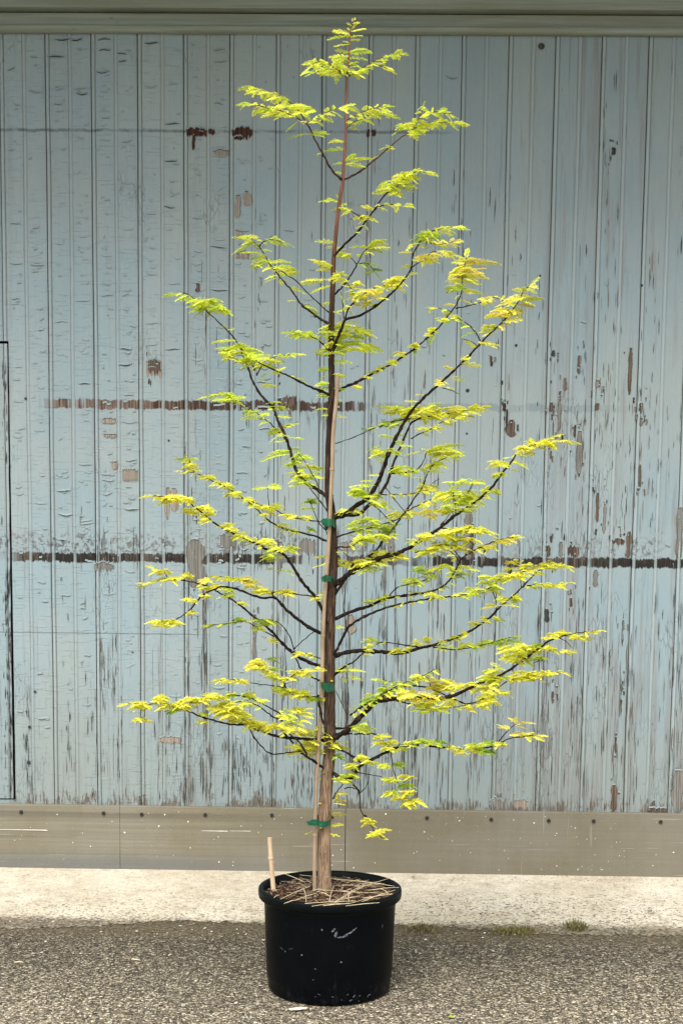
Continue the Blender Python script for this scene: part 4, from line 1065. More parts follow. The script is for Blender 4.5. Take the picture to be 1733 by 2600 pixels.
sp('A2', [(985, 200, 1225, 152), (990, 170, 1225, 190), (985, 240, 1120, 208), (980, 260, 1145, 268), (975, 290, 1090, 310), (975, 300, 860, 296), (980, 250, 885, 240), (985, 210, 940, 205), (990, 160, 945, 158), (965, 350, 1105, 380), (965, 340, 885, 365), (970, 330, 880, 335), (995, 165, 1100, 160), (985, 225, 900, 232), (978, 270, 1060, 285)], 'mo')
cl('A2', 1010, 230, 80, 60, 14, 38, 'mo'); cl('A2', 950, 330, 50, 30, 5, 36, 'lg')
for (x, y, n_) in ((420, 862, 4), (505, 828, 4), (560, 775, 5), (660, 720, 6), (770, 608, 6), (745, 650, 3), (840, 545, 6), (330, 930, 2), (370, 905, 2), (920, 530, 5), (270, 985, 3)): cl('A2', x, y, 24, 12, n_, 20, 'ym')
tw('A2', [(930, 478), (1040, 455), (1120, 432), (1185, 405), (1262, 432)], 3.4, 1.3, -.06, [(.42, 1, 10, 30, 'mo')]); tw('A2', [(900, 500), (850, 482), (782, 472)], 2, 1.2, .02, [(.2, 1, 9, 26, 'l')]); cl('A2', 1150, 410, 40, 16, 5, 24, 'o')
sp('A2', [(660, 740, 660, 775), (785, 645, 765, 700)], 'g')

br('A4', [(95, 765), (180, 738), (240, 692), (320, 640), (375, 560), (410, 480), (440, 390), (490, 280), (540, 180), (600, 90), (690, 0), (760, -60), (840, -135), (910, -200), (985, -280), (1060, -360), (1135, -430), (1200, -510), (1245, -565), (1270, -625), (1310, -660)], 12, 2, -.26, [(.86, 1, 8, 38, 'mo')])
sp('A2', [(1360, 420, 1515, 408), (1340, 450, 1445, 465), (1300, 500, 1150, 490), (1280, 520, 1130, 525), (1290, 520, 1370, 530), (1420, 345, 1480, 318), (1400, 370, 1370, 335), (1350, 430, 1200, 465), (1400, 390, 1240, 425), (1390, 400, 1300, 425), (1180, 600, 1105, 585), (1150, 630, 1090, 640), (1150, 640, 1110, 660), (1170, 620, 1210, 610), (1080, 700, 1205, 715), (1090, 715, 1190, 735), (1070, 735, 975, 688),
          (970, 850, 1085, 856), (930, 890, 845, 858), (1010, 800, 965, 800), (1000, 800, 1015, 795), (900, 940, 985, 950), (840, 980, 800, 940), (860, 960, 830, 935), (840, 1000, 920, 1010), (720, 1050, 660, 1050), (690, 1100, 600, 1092)], 'mo')
cl('A2', 1240, 500, 70, 30, 10, 36, 'mo'); cl('A2', 1150, 600, 35, 30, 5, 30, 'lm'); cl('A2', 825, 965, 24, 22, 5, 22, 'o'); cl('A2', 995, 805, 18, 10, 3, 20, 'm')
tw('A2', [(1095, 692), (1040, 610), (990, 570), (940, 540)], 3.4, 1.6, .05, [(.35, 1, 9, 30, 'lg')]); tw('A2', [(840, 1005), (900, 1022), (952, 1046)], 2, 1, 0); tw('A2', [(1070, 725), (1030, 695), (980, 685)], 1.8, 1, 0)
sp('A4', [(490, 270, 385, 250), (430, 400, 345, 335), (440, 380, 360, 350), (420, 420, 350, 370), (380, 560, 210, 565), (340, 620, 215, 595), (360, 590, 270, 545), (330, 640, 220, 610), (380, 540, 280, 530), (410, 500, 330, 495), (480, 300, 545, 290), (490, 310, 580, 320), (470, 370, 545, 345)], 'l')
cl('A4', 410, 345, 60, 25, 7, 36, 'lm'); cl('A4', 300, 590, 60, 40, 8, 34, 'l'); cl('A4', 350, 625, 50, 25, 5, 32, 'l'); cl('A4', 220, 715, 80, 24, 9, 26, 'm')
br('A4', [(95, 742), (180, 742), (270, 735), (330, 680), (395, 615), (440, 540), (470, 450), (510, 350), (545, 270), (580, 190), (640, 150), (750, 130), (900, 106), (1000, 80)], 10, 1.6, .16, [(.70, 1, 9, 38, 'ym')])
tw('A4', [(585, 150), (480, 170), (420, 190), (350, 215), (240, 265), (122, 304)], 2.8, 1.8, .05, [(.1, .6, 12, 30, 'lg')])
tw('A4', [(585, 275), (640, 245), (700, 220), (770, 175), (855, 148)], 3, 1.3, -.06, [(.3, 1, 10, 32, 'm')])
tw('A4', [(465, 488), (600, 475), (650, 430), (682, 358)], 3.6, 1.6, -.05, [(.1, .7, 8, 32, 'l')])
sp('A4', [(560, 130, 330, 58), (560, 120, 400, 70), (580, 110, 420, 85), (600, 130, 760, 60), (620, 120, 800, 45), (650, 120, 870, 80), (700, 140, 945, 148), (900, 105, 1060, 92), (950, 90, 1000, 60), (560, 140, 480, 100), (620, 95, 580, 90), (680, 355, 905, 300), (690, 350, 850, 315), (685, 365, 870, 350), (690, 370, 860, 380), (680, 350, 560, 375), (680, 345, 650, 335)], 'ym')
cl('A4', 640, 110, 110, 50, 20, 38, 'ym'); cl('A4', 830, 100, 110, 35, 14, 38, 'ym'); cl('A4', 480, 90, 70, 22, 7, 36, 'ym'); cl('A4', 780, 350, 90, 30, 14, 36, 'lm'); cl('A4', 530, 450, 60, 25, 8, 34, 'l'); cl('A4', 470, 175, 60, 22, 6, 34, 'lg'); cl('A4', 975, 75, 30, 14, 5, 26, 'lm'); cl('A4', 690, 205, 50, 14, 4, 30, 'm')
tw('A4', [(395, 618), (480, 615), (560, 615), (690, 588)], 3.2, 1.5, .04, [(.2, 1, 9, 28, 'ym')]); tw('A4', [(430, 572), (480, 640), (545, 722)], 2.2, 1.6, .02)
sp('A4', [(390, 625, 360, 660), (380, 650, 440, 670), (560, 260, 490, 245), (520, 330, 560, 335)], 'l'); cl('A4', 400, 670, 45, 20, 5, 34, 'l')
tw('A4', [(350, 675), (400, 720), (450, 775)], 2.6, 1.6, -.02)
br('A4', [(95, 1070), (200, 1035), (300, 1010), (380, 950), (420, 890), (480, 820), (540, 740), (600, 650), (650, 580), (690, 480), (740, 420), (855, 368)], 7, 1.8, .22, [(.84, 1, 9, 34, 'ml')])
tw('A4', [(640, 600), (700, 560), (758, 522)], 2, 1, 0, [(.1, .6, 9, 26, 'ym')])
sp('A4', [(690, 480, 620, 470), (690, 475, 780, 478), (670, 520, 600, 510), (640, 600, 680, 580), (500, 790, 400, 860), (430, 880, 450, 810), (420, 890, 405, 860), (480, 820, 520, 790), (545, 730, 500, 720), (560, 720, 610, 730)], 'l')
cl('A4', 740, 420, 40, 30, 6, 34, 'lm'); cl('A4', 690, 570, 40, 25, 5, 30, 'y'); cl('A4', 510, 740, 50, 30, 8, 32, 'ym'); cl('A4', 580, 720, 40, 20, 5, 30, 'o'); cl('A4', 430, 830, 22, 28, 5, 30, 'g'); cl('A4', 390, 975, 40, 26, 6, 34, 'ym')
br('A4', [(95, 890), (200, 855), (300, 830), (400, 800), (500, 770), (560, 720), (640, 680), (700, 650), (800, 625), (1010, 632)], 4, 1.5, -.1, [(.62, 1, 9, 34, 'lm'), (.12, .6, 26, 30, 'l')])
cl('A4', 290, 800, 70, 50, 14, 36, 'l'); cl('A4', 720, 720, 70, 24, 8, 34, 'o'); cl('A4', 790, 700, 60, 20, 6, 34, 'ml'); cl('A4', 320, 770, 60, 20, 5, 34, 'l'); sp('A4', [(250, 840, 200, 790), (330, 820, 390, 820), (360, 810, 450, 800)], 'l')
br('A4', [(95, 940), (210, 935), (260, 910), (330, 880), (455, 868)], 4, 1.5, -.12, [(.35, 1, 9, 34, 'lm')]); cl('A4', 290, 875, 60, 30, 8, 34, 'lm'); cl('A4', 390, 870, 50, 16, 5, 32, 'm'); tw('A4', [(130, 935), (170, 965), (205, 1005)], 2, 1.4, .01)

br('A4', [(92, 1190), (200, 1110), (300, 1050), (400, 1005), (500, 975), (560, 950), (640, 900), (720, 850), (800, 790), (870, 735), (960, 680), (1020, 630), (1090, 560), (1140, 490), (1190, 430), (1240, 360), (1300, 330), (1400, 295), (1540, 293)], 13, 2, -.3, [(.82, 1, 10, 36, 'ym')])
tw('A4', [(95, 1275), (140, 1200), (185, 1130), (235, 1040)], 8, 5, -.03)
sp('A4', [(1190, 430, 1050, 408), (1180, 440, 1080, 430), (1150, 480, 1085, 492), (1170, 460, 1250, 475), (1200, 430, 1245, 425), (1080, 570, 1125, 590), (1060, 580, 1020, 578), (1000, 640, 1080, 545), (1400, 290, 1520, 240), (1350, 310, 1440, 270), (960, 680, 1000, 690), (620, 900, 560, 885), (620, 905, 640, 880), (560, 950, 640, 960)], 'ym')
cl('A4', 1380, 295, 90, 22, 12, 36, 'y'); cl('A4', 1280, 345, 40, 25, 6, 32, 'ym'); cl('A4', 1130, 420, 50, 14, 5, 30, 'ym'); cl('A4', 1125, 490, 30, 10, 4, 26, 'l'); cl('A4', 1075, 585, 36, 12, 5, 28, 'l')
tw('A4', [(858, 732), (852, 645), (832, 590)], 3, 1.6, .03, [(.3, 1, 8, 32, 'l')]); tw('A4', [(930, 610), (960, 550)], 2, 1.2, 0); tw('A4', [(850, 700), (930, 620), (965, 545)], 2, 1.2, .02, [(.3, .9, 14, 30, 'l')])
cl('A4', 870, 620, 110, 45, 22, 36, 'lm'); cl('A4', 940, 530, 90, 18, 7, 38, 'l'); cl('A4', 900, 695, 60, 20, 6, 30, 'lm'); cl('A4', 980, 665, 40, 20, 5, 28, 'm')
tw('A4', [(765, 805), (805, 760), (825, 735)], 2.6, 1.4, 0); tw('A4', [(760, 820), (850, 830), (950, 820), (1050, 852)], 3.4, 1.5, -.05, [(.1, 1, 8, 36, 'ym')])
cl('A4', 940, 825, 80, 26, 12, 36, 'y'); cl('A4', 740, 870, 90, 26, 12, 36, 'ym'); cl('A4', 900, 880, 70, 18, 7, 36, 'ym'); cl('A4', 830, 850, 60, 20, 6, 34, 'm')
tw('A4', [(610, 970), (680, 955), (760, 925), (890, 938)], 3, 1.5, -.05, [(.2, 1, 8, 34, 'ym')]); cl('A4', 690, 955, 50, 20, 6, 32, 'lm'); cl('A4', 800, 930, 80, 16, 7, 34, 'y'); tw('A4', [(830, 940), (870, 980), (890, 1010)], 2.4, 1.5, 0)
cl('A4', 480, 985, 90, 18, 8, 30, 'ym'); cl('A4', 330, 1030, 80, 30, 10, 32, 'ym'); cl('A4', 260, 1045, 60, 30, 6, 32, 'ym'); cl('A4', 350, 1070, 60, 14, 5, 30, 'l'); cl('A4', 620, 900, 40, 16, 3, 26, 'l')

br('A6', [(75, 385), (180, 335), (300, 295), (390, 255), (500, 240), (640, 215), (720, 170), (770, 90), (790, 48), (840, 10), (920, -32), (1000, -62), (1080, -78)], 9, 2, .18, [(.80, 1, 9, 34, 'yo'), (.30, .66, 15, 20, 'm')])
tw('A6', [(400, 248), (450, 195), (530, 175), (600, 155), (662, 104)], 3, 1.5, -.05, [(.3, 1, 9, 28, 'l')]); tw('A6', [(785, 55), (760, 20), (720, -10)], 3, 1.5, .02, [(.4, 1, 8, 30, 'ym')]); tw('A6', [(800, 45), (850, -20), (880, -50)], 2.4, 1.3, .02)
cl('A6', 590, 110, 40, 32, 9, 32, 'lg'); cl('A6', 530, 155, 40, 20, 6, 28, 'l'); cl('A6', 690, 85, 50, 16, 6, 30, 'lm'); cl('A6', 800, 90, 50, 18, 6, 30, 'lm'); cl('A6', 780, 120, 40, 20, 5, 26, 'lg'); cl('A6', 330, 270, 50, 24, 5, 26, 'l'); cl('A6', 950, -30, 50, 14, 7, 32, 'y'); cl('A6', 1040, -60, 40, 10, 5, 30, 'o')
sp('A6', [(390, 250, 370, 225), (420, 240, 300, 270), (650, 210, 660, 240), (560, 230, 500, 215), (600, 225, 620, 205), (700, 185, 730, 200)], 'lm')
br('A6', [(80, 590), (115, 540), (160, 450), (190, 405), (280, 350), (380, 310), (500, 280), (640, 255), (800, 240), (900, 210), (950, 200), (1000, 150), (1080, 120), (1160, 108)], 7, 2, -.22, [(.76, 1, 9, 32, 'ym'), (.40, .74, 20, 22, 'lm')])
tw('A6', [(165, 440), (165, 370), (155, 300), (168, 170)], 3, 1.6, .05); tw('A6', [(952, 205), (975, 240), (985, 285)], 2.4, 1.6, -.02)
cl('A6', 640, 238, 50, 14, 7, 26, 'lm'); cl('A6', 860, 215, 50, 22, 9, 28, 'lm'); cl('A6', 935, 150, 30, 28, 8, 30, 'lm'); cl('A6', 1010, 145, 35, 30, 8, 30, 'lm'); cl('A6', 975, 195, 35, 20, 6, 26, 'l'); cl('A6', 1080, 130, 50, 14, 6, 30, 'y'); cl('A6', 830, 232, 60, 10, 4, 24, 'm')
br('A6', [(78, 582), (200, 545), (330, 545), (460, 555), (560, 530), (650, 510), (740, 480), (850, 430), (950, 360), (1010, 300), (1080, 240), (1130, 190), (1200, 120), (1260, 82), (1350, 78)], 11, 2, .24, [(.88, 1, 9, 34, 'ym')])
tw('A6', [(1125, 195), (1200, 180), (1280, 182), (1360, 172)], 3, 1.4, -.04, [(.1, 1, 8, 30, 'ym')]); tw('A6', [(1120, 195), (1115, 130), (1108, 75)], 2.4, 1.2, .03)
sp('A6', [(1112, 80, 1035, 45), (1112, 75, 1180, 70), (1113, 100, 1030, 92), (1113, 100, 1235, 125), (1114, 120, 1060, 130), (1114, 85, 1200, 95), (1114, 60, 1050, 65), (1115, 135, 1180, 130), (1112, 65, 1130, 45)], 'y')
for (x, y, n_, h) in ((290, 525, 6, 'ym'), (440, 540, 6, 'ym'), (510, 525, 4, 'ym'), (560, 490, 6, 'ym'), (612, 480, 6, 'ym'), (700, 485, 4, 'ym'), (760, 470, 5, 'ym'), (820, 440, 4, 'ym'), (870, 390, 7, 'ym'), (922, 370, 5, 'ym'), (985, 362, 5, 'l'), (1020, 255, 8, 'ym'), (1095, 262, 8, 'lg'), (1090, 238, 4, 'y'), (265, 550, 3, 'm')):
    cl('A6', x, y, 18, 16, n_, 22, h)
cl('A6', 1120, 80, 70, 45, 10, 32, 'y'); cl('A6', 1270, 70, 50, 16, 8, 34, 'ym'); cl('A6', 1270, 182, 70, 12, 8, 30, 'ym'); cl('A6', 1190, 180, 30, 14, 4, 26, 'l')
tw('A6', [(935, 372), (980, 325), (1000, 296)], 2.6, 1.6, -.02); sp('A6', [(1000, 295, 905, 310), (1000, 295, 1100, 298), (990, 296, 930, 285), (1010, 292, 1060, 285)], 'y')
tw('A6', [(560, 522), (450, 505), (370, 495), (328, 508)], 3.4, 2, -.03, [(.8, 1, 9, 24, 'l')]); cl('A6', 300, 480, 24, 20, 6, 24, 'l')
tw('A6', [(640, 522), (760, 535), (870, 520), (950, 500), (1065, 468)], 3.2, 1.5, -.06, [(.5, 1, 8, 30, 'lg')]); cl('A6', 830, 505, 40, 16, 6, 28, 'ml'); cl('A6', 720, 520, 50, 14, 4, 26, 'l'); cl('A6', 950, 495, 60, 18, 6, 30, 'lg'); cl('A6', 1080, 480, 40, 16, 5, 30, 'g'); sp('A6', [(780, 540, 840, 555)], 'l')
br('A6', [(80, 700), (150, 635), (210, 600), (272, 545)], 6, 3, -.05, [(.1, .6, 30, 20, 'm')]); sp('A6', [(110, 650, 275, 650), (120, 640, 180, 620)], 'l')
br('A6', [(70, 1030), (170, 980), (220, 930), (280, 870), (330, 820), (420, 805), (540, 795), (660, 800), (720, 795), (800, 765), (905, 718), (1000, 680), (1080, 630), (1150, 580), (1230, 520), (1290, 480), (1400, 450), (1530, 434)], 15, 2, -.32, [(.93, 1, 10, 26, 'ym')])
tw('A6', [(330, 815), (420, 760), (500, 735), (600, 740), (680, 770), (750, 805), (830, 830), (900, 810), (1000, 740), (1060, 700), (1200, 662), (1330, 658)], 5, 1.6, .05, [(.74, 1, 8, 32, 'y')])
cl('A6', 680, 725, 55, 40, 20, 36, 'yo'); cl('A6', 530, 775, 70, 26, 16, 38, 'yo'); cl('A6', 590, 815, 36, 26, 9, 34, 'yo'); cl('A6', 650, 790, 40, 24, 7, 30, 'y'); cl('A6', 950, 740, 48, 90, 26, 36, 'ym'); cl('A6', 980, 660, 40, 50, 12, 34, 'lm'); cl('A6', 1140, 675, 70, 24, 14, 34, 'y'); cl('A6', 1210, 660, 70, 18, 10, 34, 'y')
cl('A6', 1100, 560, 70, 40, 16, 38, 'ym'); cl('A6', 1080, 515, 80, 18, 8, 38, 'y'); cl('A6', 1150, 530, 50, 20, 8, 34, 'ym'); cl('A6', 640, 850, 80, 24, 9, 34, 'lm'); cl('A6', 740, 815, 30, 20, 6, 28, 'ym'); cl('A6', 835, 850, 18, 22, 6, 26, 'y'); cl('A6', 1030, 760, 30, 16, 5, 26, 'ym'); cl('A6', 800, 730, 60, 16, 7, 32, 'y'); cl('A6', 920, 830, 20, 36, 6, 36, 'ym')
cl('A6', 1290, 455, 30, 22, 7, 26, 'y'); cl('A6', 1350, 440, 30, 14, 6, 26, 'y'); cl('A6', 1430, 465, 40, 14, 7, 26, 'y'); cl('A6', 1510, 436, 20, 6, 3, 22, 'o'); cl('A6', 1268, 530, 36, 14, 5, 28, 'y'); cl('A6', 1220, 580, 36, 14, 6, 28, 'lg'); cl('A6', 1220, 510, 20, 14, 4, 22, 'g'); cl('A6', 1200, 520, 24, 30, 4, 28, 'y')
tw('A6', [(1330, 472), (1365, 490), (1395, 525)], 2, 1.2, -.02); cl('A6', 1375, 538, 28, 8, 5, 24, 'y')
tw('A6', [(1076, 655), (1076, 590), (1074, 530)], 2.2, 1.2, .03); tw('A6', [(600, 740), (625, 740), (620, 705), (600, 682)], 3, 2, -.03)
tw('A6', [(190, 895), (250, 850), (330, 800), (400, 760), (480, 720), (560, 690), (652, 644)], 4.6, 1.8, -.06, [(.05, .98, 7, 30, 'lm')]); tw('A6', [(480, 720), (420, 712), (350, 700)], 2, 1, 0, [(.1, 1, 9, 26, 'l')])
cl('A6', 300, 800, 40, 30, 8, 30, 'lg'); cl('A6', 400, 750, 50, 30, 8, 30, 'l'); cl('A6', 560, 690, 60, 18, 7, 32, 'ym'); cl('A6', 255, 960, 45, 26, 9, 30, 'l'); sp('A6', [(240, 930, 290, 915), (210, 960, 300, 990), (230, 850, 190, 860)], 'l')
tw('A6', [(420, 812), (520, 830), (580, 850), (700, 858), (830, 836)], 3, 1.6, -.03, [(.4, .9, 14, 26, 'lm')]); tw('A6', [(160, 985), (175, 900), (178, 780), (174, 640)], 3, 1.4, .05); tw('A6', [(175, 895), (140, 820), (112, 760)], 2.4, 1.2, .03)
sp('A6', [(176, 680, 255, 700), (175, 700, 240, 690), (175, 715, 150, 690)], 'l')
br('A6', [(75, 962), (150, 965), (215, 955)], 7, 4, .05)
br('A6', [(75, 998), (190, 995), (320, 996)], 5, 2.6, -.06)
limb('A7', [(1050, 40), (1110, 46), (1165, 95), (1190, 120), (1230, 200), (1240, 300), (1270, 400), (1310, 490), (1332, 545)], 3, 1.4, -.04)
for (x, y, n_, h) in ((1160, 55, 6, 'm'), (1140, 105, 5, 'y'), (1230, 100, 5, 'ym'), (1210, 150, 5, 'm'), (1170, 292, 5, 'l'), (1295, 270, 4, 'lg'), (1345, 368, 6, 'y'), (1225, 400, 9, 'm'), (1330, 440, 6, 'lg'), (1240, 500, 9, 'lm'), (1370, 497, 9, 'y'), (1310, 550, 9, 'y'), (1370, 590, 8, 'y'), (1420, 566, 6, 'y')):
    cl('A7', x, y, 38, 14, n_, 30, h)
br('A7', [(725, 330), (800, 375), (870, 412), (930, 380), (980, 300), (1040, 260), (1110, 230), (1200, 185), (1300, 140), (1450, 130)], 10, 5, -.14)
limb('A6', [(620, 1060), (740, 1075), (850, 1080), (950, 1068), (1000, 1050), (1060, 1020), (1130, 1012), (1205, 1003)], 4.4, 1.8, -.12, [(.86, 1, 9, 30, 'y')])
tw('A6', [(998, 1042), (1040, 985), (1095, 938)], 2.8, 1.5, .02)
sp('A6', [(1090, 940, 1208, 932), (1085, 945, 1145, 965), (1095, 938, 1050, 900), (1095, 938, 1085, 895), (1050, 975, 985, 940), (1060, 965, 1000, 955), (1070, 995, 1130, 985), (1090, 940, 1150, 925)], 'o'); sp('A6', [(1080, 1010, 1210, 1000), (1100, 1010, 1200, 985), (1060, 1000, 1110, 1000), (1110, 1005, 1190, 1012)], 'y')
for (x, y, n_, h, rx) in ((570, 1030, 7, 'lg', 24), (625, 1038, 6, 'l', 20), (680, 1042, 7, 'lg', 26), (400, 1075, 6, 'm', 30), (470, 1065, 5, 'l', 30), (520, 1045, 6, 'lm', 30), (740, 1072, 4, 'y', 24), (790, 1085, 5, 'y', 26), (868, 1058, 10, 'l', 26), (945, 1042, 10, 'lg', 30), (940, 1090, 7, 'g', 24), (1010, 1048, 6, 'ym', 22), (880, 1085, 5, 'ym', 26), (255, 1120, 6, 'y', 22), (300, 1140, 4, 'm', 26), (190, 1215, 8, 'l', 32), (200, 1170, 4, 'm', 26), (830, 1078, 3, 'm', 20)):
    cl('A6', x, y, rx, 13, n_, 24, h)
limb('A7', [(750, 120), (790, 150), (870, 190), (960, 240), (1000, 285)], 6, 5, -.03)
cl('A7', 990, 225, 28, 24, 6, 22, 'ym'); cl('A7', 920, 290, 50, 20, 7, 26, 'ym'); cl('A7', 870, 385, 50, 30, 10, 26, 'l'); cl('A7', 820, 410, 30, 12, 4, 20, 'ym'); cl('A7', 1060, 262, 40, 8, 5, 24, 'y')
tw('A7', [(900, 425), (940, 455), (975, 500), (986, 570), (988, 640), (1012, 690), (1048, 725), (1090, 810), (1130, 850), (1185, 880)], 4.2, 1.3, -.06); tw('A7', [(860, 480), (905, 465), (960, 490), (985, 515)], 2.8, 2, .02); tw('A7', [(985, 512), (1025, 475), (1050, 415)], 2.2, 1.2, .02); tw('A7', [(965, 350), (1080, 370), (1200, 396)], 2.4, 1.4, 0)
cl('A7', 1055, 735, 34, 22, 9, 26, 'y'); cl('A7', 1100, 835, 40, 18, 9, 30, 'y'); sp('A7', [(1105, 810, 1228, 805), (1120, 815, 1190, 795), (1160, 878, 1200, 876)], 'y')

# ---- left-hand limbs
br('A3', [(1375, 1345), (1320, 1250), (1290, 1190), (1200, 1090), (1130, 980), (1060, 880), (1000, 850), (930, 840), (860, 800), (770, 760), (680, 720), (600, 680), (540, 640), (480, 590), (420, 540), (370, 500), (300, 470), (220, 460), (108, 455)], 9, 2, -.26, [(.86, 1, 9, 34, 'y'), (.38, .60, 26, 24, 'ym')])
limb('A3', [(1290, 1185), (1320, 1250), (1350, 1330), (1372, 1375)], 6, 6, .02)
cl('A3', 230, 455, 55, 22, 12, 34, 'y'); cl('A3', 330, 470, 40, 14, 7, 32, 'y'); cl('A3', 360, 555, 35, 12, 5, 30, 'y'); cl('A3', 470, 535, 60, 20, 9, 32, 'y'); cl('A3', 510, 600, 34, 34, 9, 30, 'ym'); cl('A3', 650, 665, 50, 20, 7, 28, 'ym'); cl('A3', 700, 695, 30, 14, 4, 26, 'y'); cl('A3', 750, 735, 40, 20, 6, 26, 'ym'); cl('A3', 810, 760, 30, 14, 4, 24, 'm'); cl('A3', 930, 780, 45, 26, 9, 30, 'ym')
cl('A3', 1020, 830, 50, 14, 6, 32, 'm'); cl('A3', 1100, 835, 30, 26, 5, 30, 'l'); cl('A3', 960, 880, 40, 18, 5, 28, 'l'); sp('A3', [(1010, 915, 935, 925), (990, 985, 925, 980), (1010, 995, 1110, 995), (1080, 1010, 1120, 1025)], 'l')
br('A3', [(1385, 790), (1280, 745), (1180, 720), (1100, 705), (1030, 680), (960, 640), (900, 590), (840, 530), (770, 480), (690, 420), (620, 380), (540, 345), (470, 310), (400, 285), (335, 275)], 5, 1.8, .2, [(.86, 1, 10, 30, 'm'), (.2, .6, 34, 22, 'm')])
tw('A3', [(405, 285), (385, 225), (370, 190)], 2.6, 1.2, 0, [(.2, 1, 8, 24, 'm')]); sp('A3', [(385, 195, 268, 182), (380, 195, 440, 190), (375, 190, 330, 182), (380, 200, 350, 230)], 'l'); cl('A3', 385, 235, 30, 36, 9, 24, 'y')
tw('A3', [(1400, 650), (1330, 640), (1240, 630), (1120, 610), (1040, 580), (960, 540), (880, 515), (822, 490)], 2.8, 2, -.02)
for (x, y, n_, h) in ((510, 310, 9, 'ym'), (650, 370, 6, 'm'), (690, 435, 9, 'ym'), (800, 475, 9, 'y'), (850, 520, 7, 'm'), (930, 535, 7, 'm'), (930, 570, 5, 'y'), (1005, 525, 5, 'l'), (1110, 590, 7, 'y'), (1225, 605, 4, 'ym'), (1050, 665, 3, 'm'), (1130, 705, 2, 'm'), (580, 355, 3, 'm')):
    cl('A3', x, y, 34, 16, n_, 26, h)
tw('A3', [(948, 540), (945, 480), (940, 395)], 1.8, 1.2, 0); sp('A3', [(940, 390, 835, 398), (942, 385, 1045, 390), (942, 380, 1010, 368), (1240, 545, 1178, 545), (1240, 540, 1290, 545)], 'l')
br('A3', [(1385, 770), (1355, 700), (1310, 650), (1275, 570), (1232, 470)], 2.6, 1.6, .06); cl('A3', 1255, 485, 34, 22, 6, 28, 'lg'); cl('A3', 1240, 690, 24, 14, 3, 24, 'g')
br('A5', [(1385, 590), (1335, 562), (1250, 520), (1160, 450), (1100, 400), (1060, 360), (1020, 318), (940, 320), (860, 300), (780, 265), (720, 250), (650, 240), (600, 265), (540, 290), (480, 350), (430, 410), (360, 460), (300, 475), (200, 480)], 9, 1.8, -.24, [(.90, 1, 9, 28, 'ym')])
cl('A5', 230, 485, 50, 20, 10, 30, 'ym'); cl('A5', 315, 480, 40, 16, 8, 30, 'y'); cl('A5', 440, 415, 18, 16, 5, 22, 'y'); sp('A5', [(490, 335, 375, 328), (480, 340, 400, 318), (550, 290, 560, 310)], 'y'); cl('A5', 430, 330, 40, 8, 4, 28, 'y'); cl('A5', 555, 295, 26, 14, 4, 24, 'y')
tw('A5', [(1020, 320), (1008, 300), (1000, 278)], 5, 3, 0)
tw('A5', [(1320, 312), (1220, 300), (1150, 290), (1050, 280), (960, 275), (900, 250), (850, 215), (800, 200), (700, 180), (636, 170)], 3.2, 1.6, -.02, [(.30, 1, 7, 30, 'y')])
cl('A5', 840, 195, 36, 24, 9, 28, 'yo'); cl('A5', 960, 262, 80, 18, 10, 30, 'y'); cl('A5', 1100, 270, 50, 16, 8, 28, 'y'); cl('A5', 740, 185, 50, 10, 5, 28, 'y'); cl('A5', 1290, 315, 24, 10, 4, 22, 'y')
br('A5', [(1385, 810), (1330, 788), (1250, 760), (1160, 710), (1060, 620), (1000, 550), (900, 470), (820, 400), (740, 340), (650, 290), (580, 250), (500, 220), (420, 205), (350, 195), (260, 190), (140, 222)], 9, 1.8, .26, [(.86, 1, 9, 32, 'y')])
tw('A5', [(290, 192), (262, 140), (195, 112)], 2.4, 1.2, 0, [(.3, 1, 7, 28, 'y')]); cl('A5', 240, 125, 40, 20, 7, 28, 'y'); cl('A5', 415, 165, 30, 22, 8, 26, 'ym'); cl('A5', 550, 195, 30, 18, 6, 26, 'y'); cl('A5', 610, 235, 50, 16, 8, 28, 'ym'); cl('A5', 690, 280, 40, 30, 10, 28, 'lm'); cl('A5', 790, 350, 24, 8, 4, 24, 'y'); cl('A5', 560, 245, 30, 12, 4, 26, 'y'); cl('A5', 300, 180, 50, 14, 7, 30, 'ym')
tw('A5', [(1015, 585), (930, 540), (860, 500), (800, 480), (700, 495), (590, 502)], 3, 1.3, -.06, [(.55, 1, 10, 30, 'lg')]); cl('A5', 780, 462, 34, 16, 7, 28, 'lg'); cl('A5', 915, 525, 36, 14, 6, 26, 'l'); cl('A5', 1000, 600, 26, 14, 4, 24, 'ym')
tw('A5', [(1150, 675), (1130, 600), (1080, 520), (1010, 475), (905, 470)], 3, 1.6, -.07, [(.7, 1, 8, 30, 'lg')]); cl('A5', 980, 475, 50, 18, 7, 30, 'lg'); tw('A5', [(1150, 672), (1210, 615), (1290, 548)], 2.6, 2, -.03); tw('A5', [(1150, 680), (1190, 790), (1240, 840), (1325, 888)], 3.4, 4, -.02)
tw('A5', [(1380, 742), (1300, 725), (1230, 700)], 3, 1.6, -.04, [(.5, 1, 9, 26, 'ym')]); cl('A5', 1220, 697, 50, 12, 6, 28, 'y'); cl('A5', 1015, 735, 40, 16, 4, 26, 'g')
br('A5', [(1370, 1020), (1300, 1000), (1160, 992), (1100, 940), (1080, 900), (1020, 850), (960, 820), (900, 780)], 5, 1.8, -.18, [(.1, .9, 12, 30, 'ym')])
cl('A5', 890, 770, 50, 30, 14, 34, 'yo'); cl('A5', 960, 790, 36, 16, 6, 30, 'yo'); cl('A5', 990, 835, 30, 16, 5, 28, 'y'); cl('A5', 1140, 960, 50, 18, 8, 32, 'ym'); cl('A5', 1240, 975, 60, 20, 9, 32, 'ym'); cl('A5', 1060, 940, 50, 14, 6, 32, 'l'); cl('A5', 1060, 870, 40, 14, 6, 28, 'ym')
